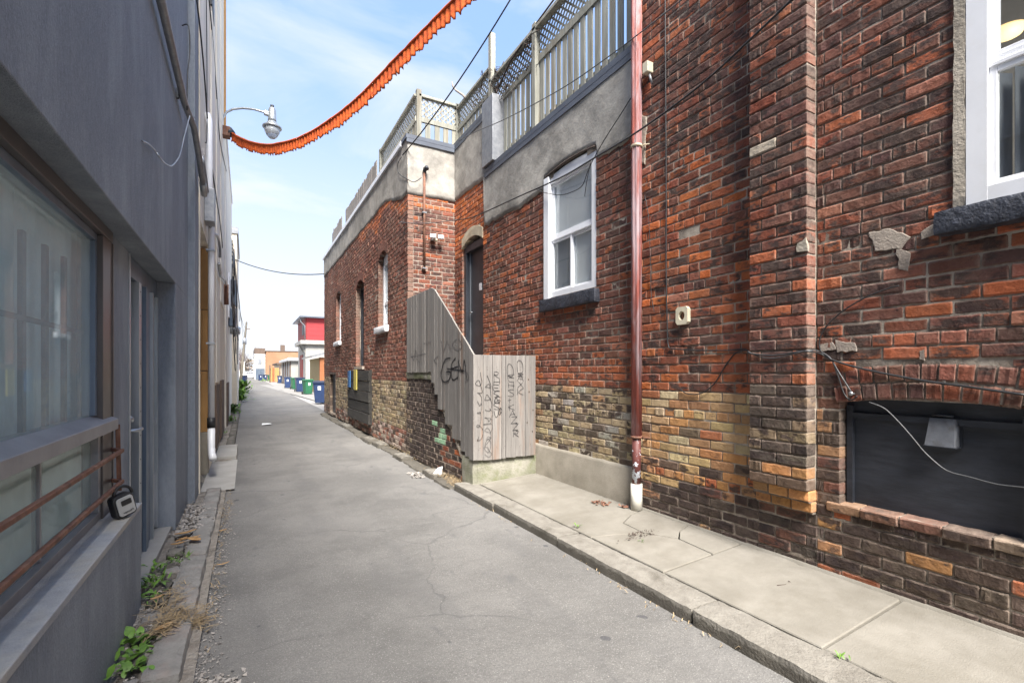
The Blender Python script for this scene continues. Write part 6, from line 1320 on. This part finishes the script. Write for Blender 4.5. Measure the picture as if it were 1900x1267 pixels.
# ================================================================== plants and litter
def leaf_mesh(w=.3, seed=0, lob=.0):
    R = random.Random(seed); n = 7; vs = []; 
    for i in range(n + 1):
        t = i / n; ww = w * (sin(pi * min(1, t * 1.02 + .02)) ** .75) * (1 - .25 * t) * (1 + lob * (1 if i % 2 else -1)); z = .25 * t - .45 * t * t
        vs += [(-ww, t, z + .10 * ww), (0, t, z), (ww, t, z + .10 * ww)]
    fs = [(3*i, 3*i+1, 3*i+4, 3*i+3) for i in range(n)] + [(3*i+1, 3*i+2, 3*i+5, 3*i+4) for i in range(n)]
    me = bpy.data.meshes.new('leaf'); me.from_pydata(vs, [], fs); me.materials.append(M['leaf'])
    for p in me.polygons: p.use_smooth = True
    return me
LM = [leaf_mesh(.30, 1), leaf_mesh(.13, 2, .25), leaf_mesh(.10, 3, 0), leaf_mesh(.36, 4, .1)]
def weed(loc, n, size, label, kinds=(1, 2), up=.7, seed=1, spread=.03, group=None, joined=False, hz=None):
    R = random.Random(seed); t = thing('weed', label, 'weed', loc, group=group or 'weeds along the left kerb'); mb = MB()
    for i in range(n):
        k = R.choice(kinds); s = size * R.uniform(.55, 1.15); a = R.uniform(0, 2 * pi); el = R.uniform(.1, up); off = Vector((R.gauss(0, spread), R.gauss(0, spread), R.uniform(0, hz or size * .35)))
        if joined:
            Mx = Matrix.Translation(off) @ Matrix.Rotation(a, 4, 'Z') @ Matrix.Rotation(el, 4, 'X') @ Matrix.Diagonal((s, s, s, 1)); mb.add([Mx @ v.co + Vector(loc) for v in LM[k].vertices], [tuple(p.vertices) for p in LM[k].polygons], None, True)
        else: o = link('leaf', LM[k], None, t, off); o.rotation_euler = (el, R.uniform(-.2, .2), a); o.scale = (s, s, s)
    if joined: mb.build('leaves', M['leaf'], t, recalc=False)['kind'] = 'stuff'
    return t
def G(u, v, Z=.06): return at(u, v, Z=Z)
WD = [((238, 1195), 16, .085, (0, 3), 'broad-leaved weed against the grey wall in the bottom left corner', 1.0), ((262, 1215), 12, .075, (0, 3), 'round-leaved weed touching the broken kerb, nearest the camera', .8), ((240, 1245), 14, .08, (0, 3), 'low clump of broad leaves at the very bottom of the left verge', .9), ((282, 1190), 8, .05, (1, 2), 'small ragged weed beside the straw by the left kerb', .9),
      ((276, 1085), 22, .12, (1, 2), 'tall dandelion tuft at the foot of the grey wall', 1.3), ((283, 1110), 10, .07, (0, 1), 'small leafy weed just below the tall dandelion tuft', .8), ((290, 1055), 12, .07, (0, 1), 'small weed above the tall dandelion tuft', 1.0), ((334, 1040), 16, .08, (1, 2), 'lone spiky weed growing between the flagstones', 1.2)]
for i, ((u, v), n, s, k, lab, up) in enumerate(WD): weed(G(u, v, .07), int(n * 2.2), s * .72, lab, k, up, 60 + i, .042)
for i, (u, v, n, s, lab) in enumerate(((430, 768, 70, .34, 'bright green weeds beside the brown dado boards'), (441, 744, 90, .60, 'bushy bright green weeds at the foot of the white wall'), (446, 728, 90, .85, 'yellow-green weeds under the utility pole'), (424, 784, 40, .22, 'small weeds growing out of the kerb near the step'), (417, 806, 10, .10, 'tiny weed at the foot of the brown board'))):
    p = at(u, v, Z=.05); p.x = min(p.x, -.27); weed(p, n * 5, s * .42, lab, (0, 1, 2), 1.3, 80 + i, s * .33, joined=True, hz=s * .8)
weed(G(1071, 978, .115), 12, .045, 'small green tuft in the sidewalk joint', (1, 2), 1.2, 91, .01, group='tufts in the sidewalk'); weed(G(1190, 1005, .125), 7, .03, 'tiny green sprout in the cracked sidewalk slab', (1, 2), .9, 92, .01, group='tufts in the sidewalk'); weed(G(1560, 1222, .11), 9, .035, 'tiny green tuft in the kerb joint near the camera', (1, 2), .9, 93, .015, group='tufts in the sidewalk')
weed(at(505, 708, Z=.02), 60, .5, 'low grass patch in front of the distant wooden gate', (1, 2), 1.2, 95, 1.0, group='far grass', joined=True)

def scatter(name, label, m, spots, n, fn_, kind='stuff', cat='litter'):
    q = MB(); R = random.Random(hash(name) % 999 if False else len(name) * 7)
    for i in range(n): fn_(q, R, R.choice(spots))
    return tag(q.build(name, M[m], recalc=False), label, cat, kind=kind)
def chip(q, R, sp):
    x, y, z, sx, sy, sc = sp; p = Vector((x + R.gauss(0, sx), y + R.uniform(-sy, sy), z)); s = R.uniform(.003, .011) * sc; vs = [p + Vector((R.uniform(-1, 1) * s, R.uniform(-1, 1) * s, R.uniform(-.2, .8) * s)) for _ in range(6)]
    q.add(vs, [(0,1,2),(0,2,3),(0,3,4),(1,2,5),(2,3,5),(3,4,5),(0,4,1),(1,4,5)])
scatter('gravel', 'loose grit and gravel scattered along both kerbs', 'gravel', [(-.20, y, .004, .05, .5, 1.) for y in (1.6, 2.2, 2.6, 3.2, 4, 5, 6)] * 2 + [(-.50, y, .06, .05, .5, 1.6) for y in (2, 3, 4, 5, 6)] + [(2.22, y, .004, .04, 1, .8) for y in (2, 4, 6, 8, 10)] + [(-.15, 2.62, .004, .06, .15, 2.0)] * 2 + [(-.45, 5.6, .07, .06, .5, 3)] * 3 + [(2.15, 6.7, .01, .05, .2, 3)], 3600, chip)
scatter('grit', 'fine pale grit specks over the asphalt', 'gravel', [(1.0, y, .001, .7, 1.5, .38) for y in (1.5, 3, 5, 8)], 900, chip)
def strawf(q, R, sp):
    x, y, z, sx, sy, L = sp; p = Vector((x + R.gauss(0, sx), y + R.gauss(0, sy), z + R.uniform(0, .03))); a = R.uniform(0, 2*pi) if R.random() < .5 else R.gauss(.3, .4); d = Vector((cos(a), sin(a), R.uniform(-.15, .25))) * L * R.uniform(.4, 1.); e = Vector((-sin(a), cos(a), 0)) * .0024
    m_ = p + d * .5 + Vector((0, 0, R.uniform(0, .02))); q.add([p - e, p + e, m_ + e, m_ - e, p + d - e, p + d + e], [(0,1,2,3), (3,2,5,4)])
def GS(u, v, sx, sy, L, Z=.08): p = at(u, v, Z=Z); return (p.x, p.y, Z, sx, sy, L)
scatter('dry_straw', 'tangle of dry straw spilling over the broken left kerb', 'straw', [GS(322, 1150, .05, .06, .12), GS(310, 1120, .04, .12, .1), GS(345, 1165, .04, .04, .12, .03), GS(300, 1170, .03, .05, .08)], 420, strawf)
scatter('dry_straw', 'dry grass caught behind the kerb at the stair foot', 'straw', [(2.42, 6.0, .06, .05, .2, .12), (2.40, 6.4, .05, .05, .2, .1), (2.38, 5.8, .05, .05, .1, .1)], 320, strawf)
scatter('dry_straw', 'pine straw and seed husks lying in the right gutter', 'straw', [(2.26, y, .004, .035, .5, .045) for y in (1.0, 1.4, 2.2, 3.2, 4.5)], 90, strawf)
scatter('dry_straw', 'withered grass clinging to the far right kerb', 'straw', [(2.42, y, .05, .03, .4, .1) for y in (8.2, 9.2, 10)], 120, strawf)
scatter('dry_straw', 'straw lying in the left gutter by the pale apron', 'straw', [(-.20, y, .006, .03, .4, .06) for y in (3.8, 5.0, 5.6, 6.3)], 160, strawf)
def leafcurl(name, label, cat, p, L, w, a, m, curl=.4):
    q = MB(); n = 8; vs = []; p = Vector(p); d = Vector((cos(a), sin(a), 0)); e = Vector((-sin(a), cos(a), 0))
    for i in range(n + 1):
        t = i / n; ww = w * sin(pi * (t * .96 + .02)) ** .7; z = L * curl * (t - .5) ** 2
        vs += [p + d * L * (t - .5) - e * ww + Vector((0, 0, z + ww * .5 + .003)), p + d * L * (t - .5) + Vector((0, 0, z + .003)), p + d * L * (t - .5) + e * ww + Vector((0, 0, z + ww * .4 + .003))]
    q.add(vs, [(3*i, 3*i+1, 3*i+4, 3*i+3) for i in range(n)] + [(3*i+1, 3*i+2, 3*i+5, 3*i+4) for i in range(n)], None, True)
    o = tag(q.build(name, M[m], recalc=False), label, cat, 'dry leaves and husks on the left verge' if cat == 'leaf' else None); so = o.modifiers.new('s', 'SOLIDIFY'); so.thickness = .003; return o
for i, (u, v, L, w, a, lab) in enumerate(((344, 990, .17, .022, .4, 'pale curled husk lying on the verge beside the grey pier'), (352, 1000, .15, .020, .1, 'second pale husk crossing the longer one by the pier'), (361, 1003, .14, .035, -.9, 'cupped tan leaf nearest the kerb by the grey pier'), (336, 1003, .12, .018, .9, 'short husk under the crossed husks'), (330, 1010, .10, .02, .2, 'small dry leaf at the foot of the grey pier'), (405, 960, .10, .015, 1.2, 'dry leaf in the left gutter past the pier'), (411, 985, .09, .012, .2, 'thin dry leaf lying on the asphalt near the left kerb'), (414, 1047, .09, .008, .3, 'small brown stick-like leaf on the asphalt by the kerb'), (304, 1165, .09, .02, .6, 'brown leaf among the straw'), (292, 1110, .08, .014, .6, 'tan leaf sliver below the dandelion tuft'))):
    leafcurl('dry_leaf', lab, 'leaf', at(u, v, Z=.10 if u < 375 else .01), L, w, a, 'dry_leaf')
for i, (u, v, lab) in enumerate(((1250, 1133, 'small tan leaf in the right gutter, nearer the camera'), (1066, 1012, 'small tan leaf in the right gutter by the sidewalk tuft'), (1630, 1116, 'tiny orange leaf on the near sidewalk slab'))):
    leafcurl('dry_leaf', lab, 'dry leaf', at(u, v, Z=.01 if i < 2 else .13), .05, .010, .3, 'dry_leaf')
# white foam sheet leaning on the kerb
p = at(808, 877, Z=.10); q = MB(); a, b_, c_, d_ = at(797, 886, Z=.02), at(812, 868, Z=.15), at(820, 866, Z=.16), at(818, 880, Z=.07); e_ = at(806, 888, Z=.015)
q.add([a, b_, c_, d_, e_] + [x + Vector((.02, .02, .004)) for x in (a, b_, c_, d_, e_)], [(0,1,2,3,4), (9,8,7,6,5)] + [(i, 5+i, 5+(i+1) % 5, (i+1) % 5) for i in range(5)]); tag(q.build('foam_sheet', M['white_foam'], bevel=.003), 'broken white foam sheet leaning on the right kerb below the sooty brick', 'foam')
q = MB(); p = at(494, 787, Z=.005); q.add([(p.x - .12, p.y - .15, .008), (p.x + .14, p.y - .10, .02), (p.x + .1, p.y + .2, .012), (p.x - .1, p.y + .12, .03)], [(0, 1, 2, 3)]); o = tag(q.build('paper_scrap', M['white_foam'], recalc=False), 'white paper scrap lying in the middle of the lane', 'paper'); so = o.modifiers.new('s', 'SOLIDIFY'); so.thickness = .002
q = MB(); P = [at(u, v, Z=.135) for u, v in ((1442, 1086), (1456, 1085), (1468, 1081), (1482, 1082))]; q.tube(P, [.005, .005, .005, .003], 6); q.tube([P[2], at(1463, 1077, Z=.15)], [.005, .003], 6); tag(q.build('forked_twig', M['twig']), 'dark forked twig lying on the near sidewalk slab', 'twig')
def debris(q, R, sp): x, y, z, sx, sy, sc = sp; chip(q, R, sp)
q = MB(); R = random.Random(5)
for i in range(60): chip(q, R, (3.18, 3.85, .155, .04, .10, 2.2))
for i in range(14): chip(q, R, (3.28, 3.62, .16, .012, .02, 3.4))
tag(q.build('leaf_crumbs', M['rust'], recalc=False), 'reddish leaf crumbs on the sidewalk beside the white pipe foot', 'litter', kind='stuff')
q = MB()
for i in range(120): chip(q, R, (2.95 + R.gauss(0, .12), 3.0, .135, .02, .06, 1.2))
tag(q.build('soil_crumbs', M['twig'], recalc=False), 'dark soil crumbs filling the cracks of the broken sidewalk slab', 'litter', kind='stuff')
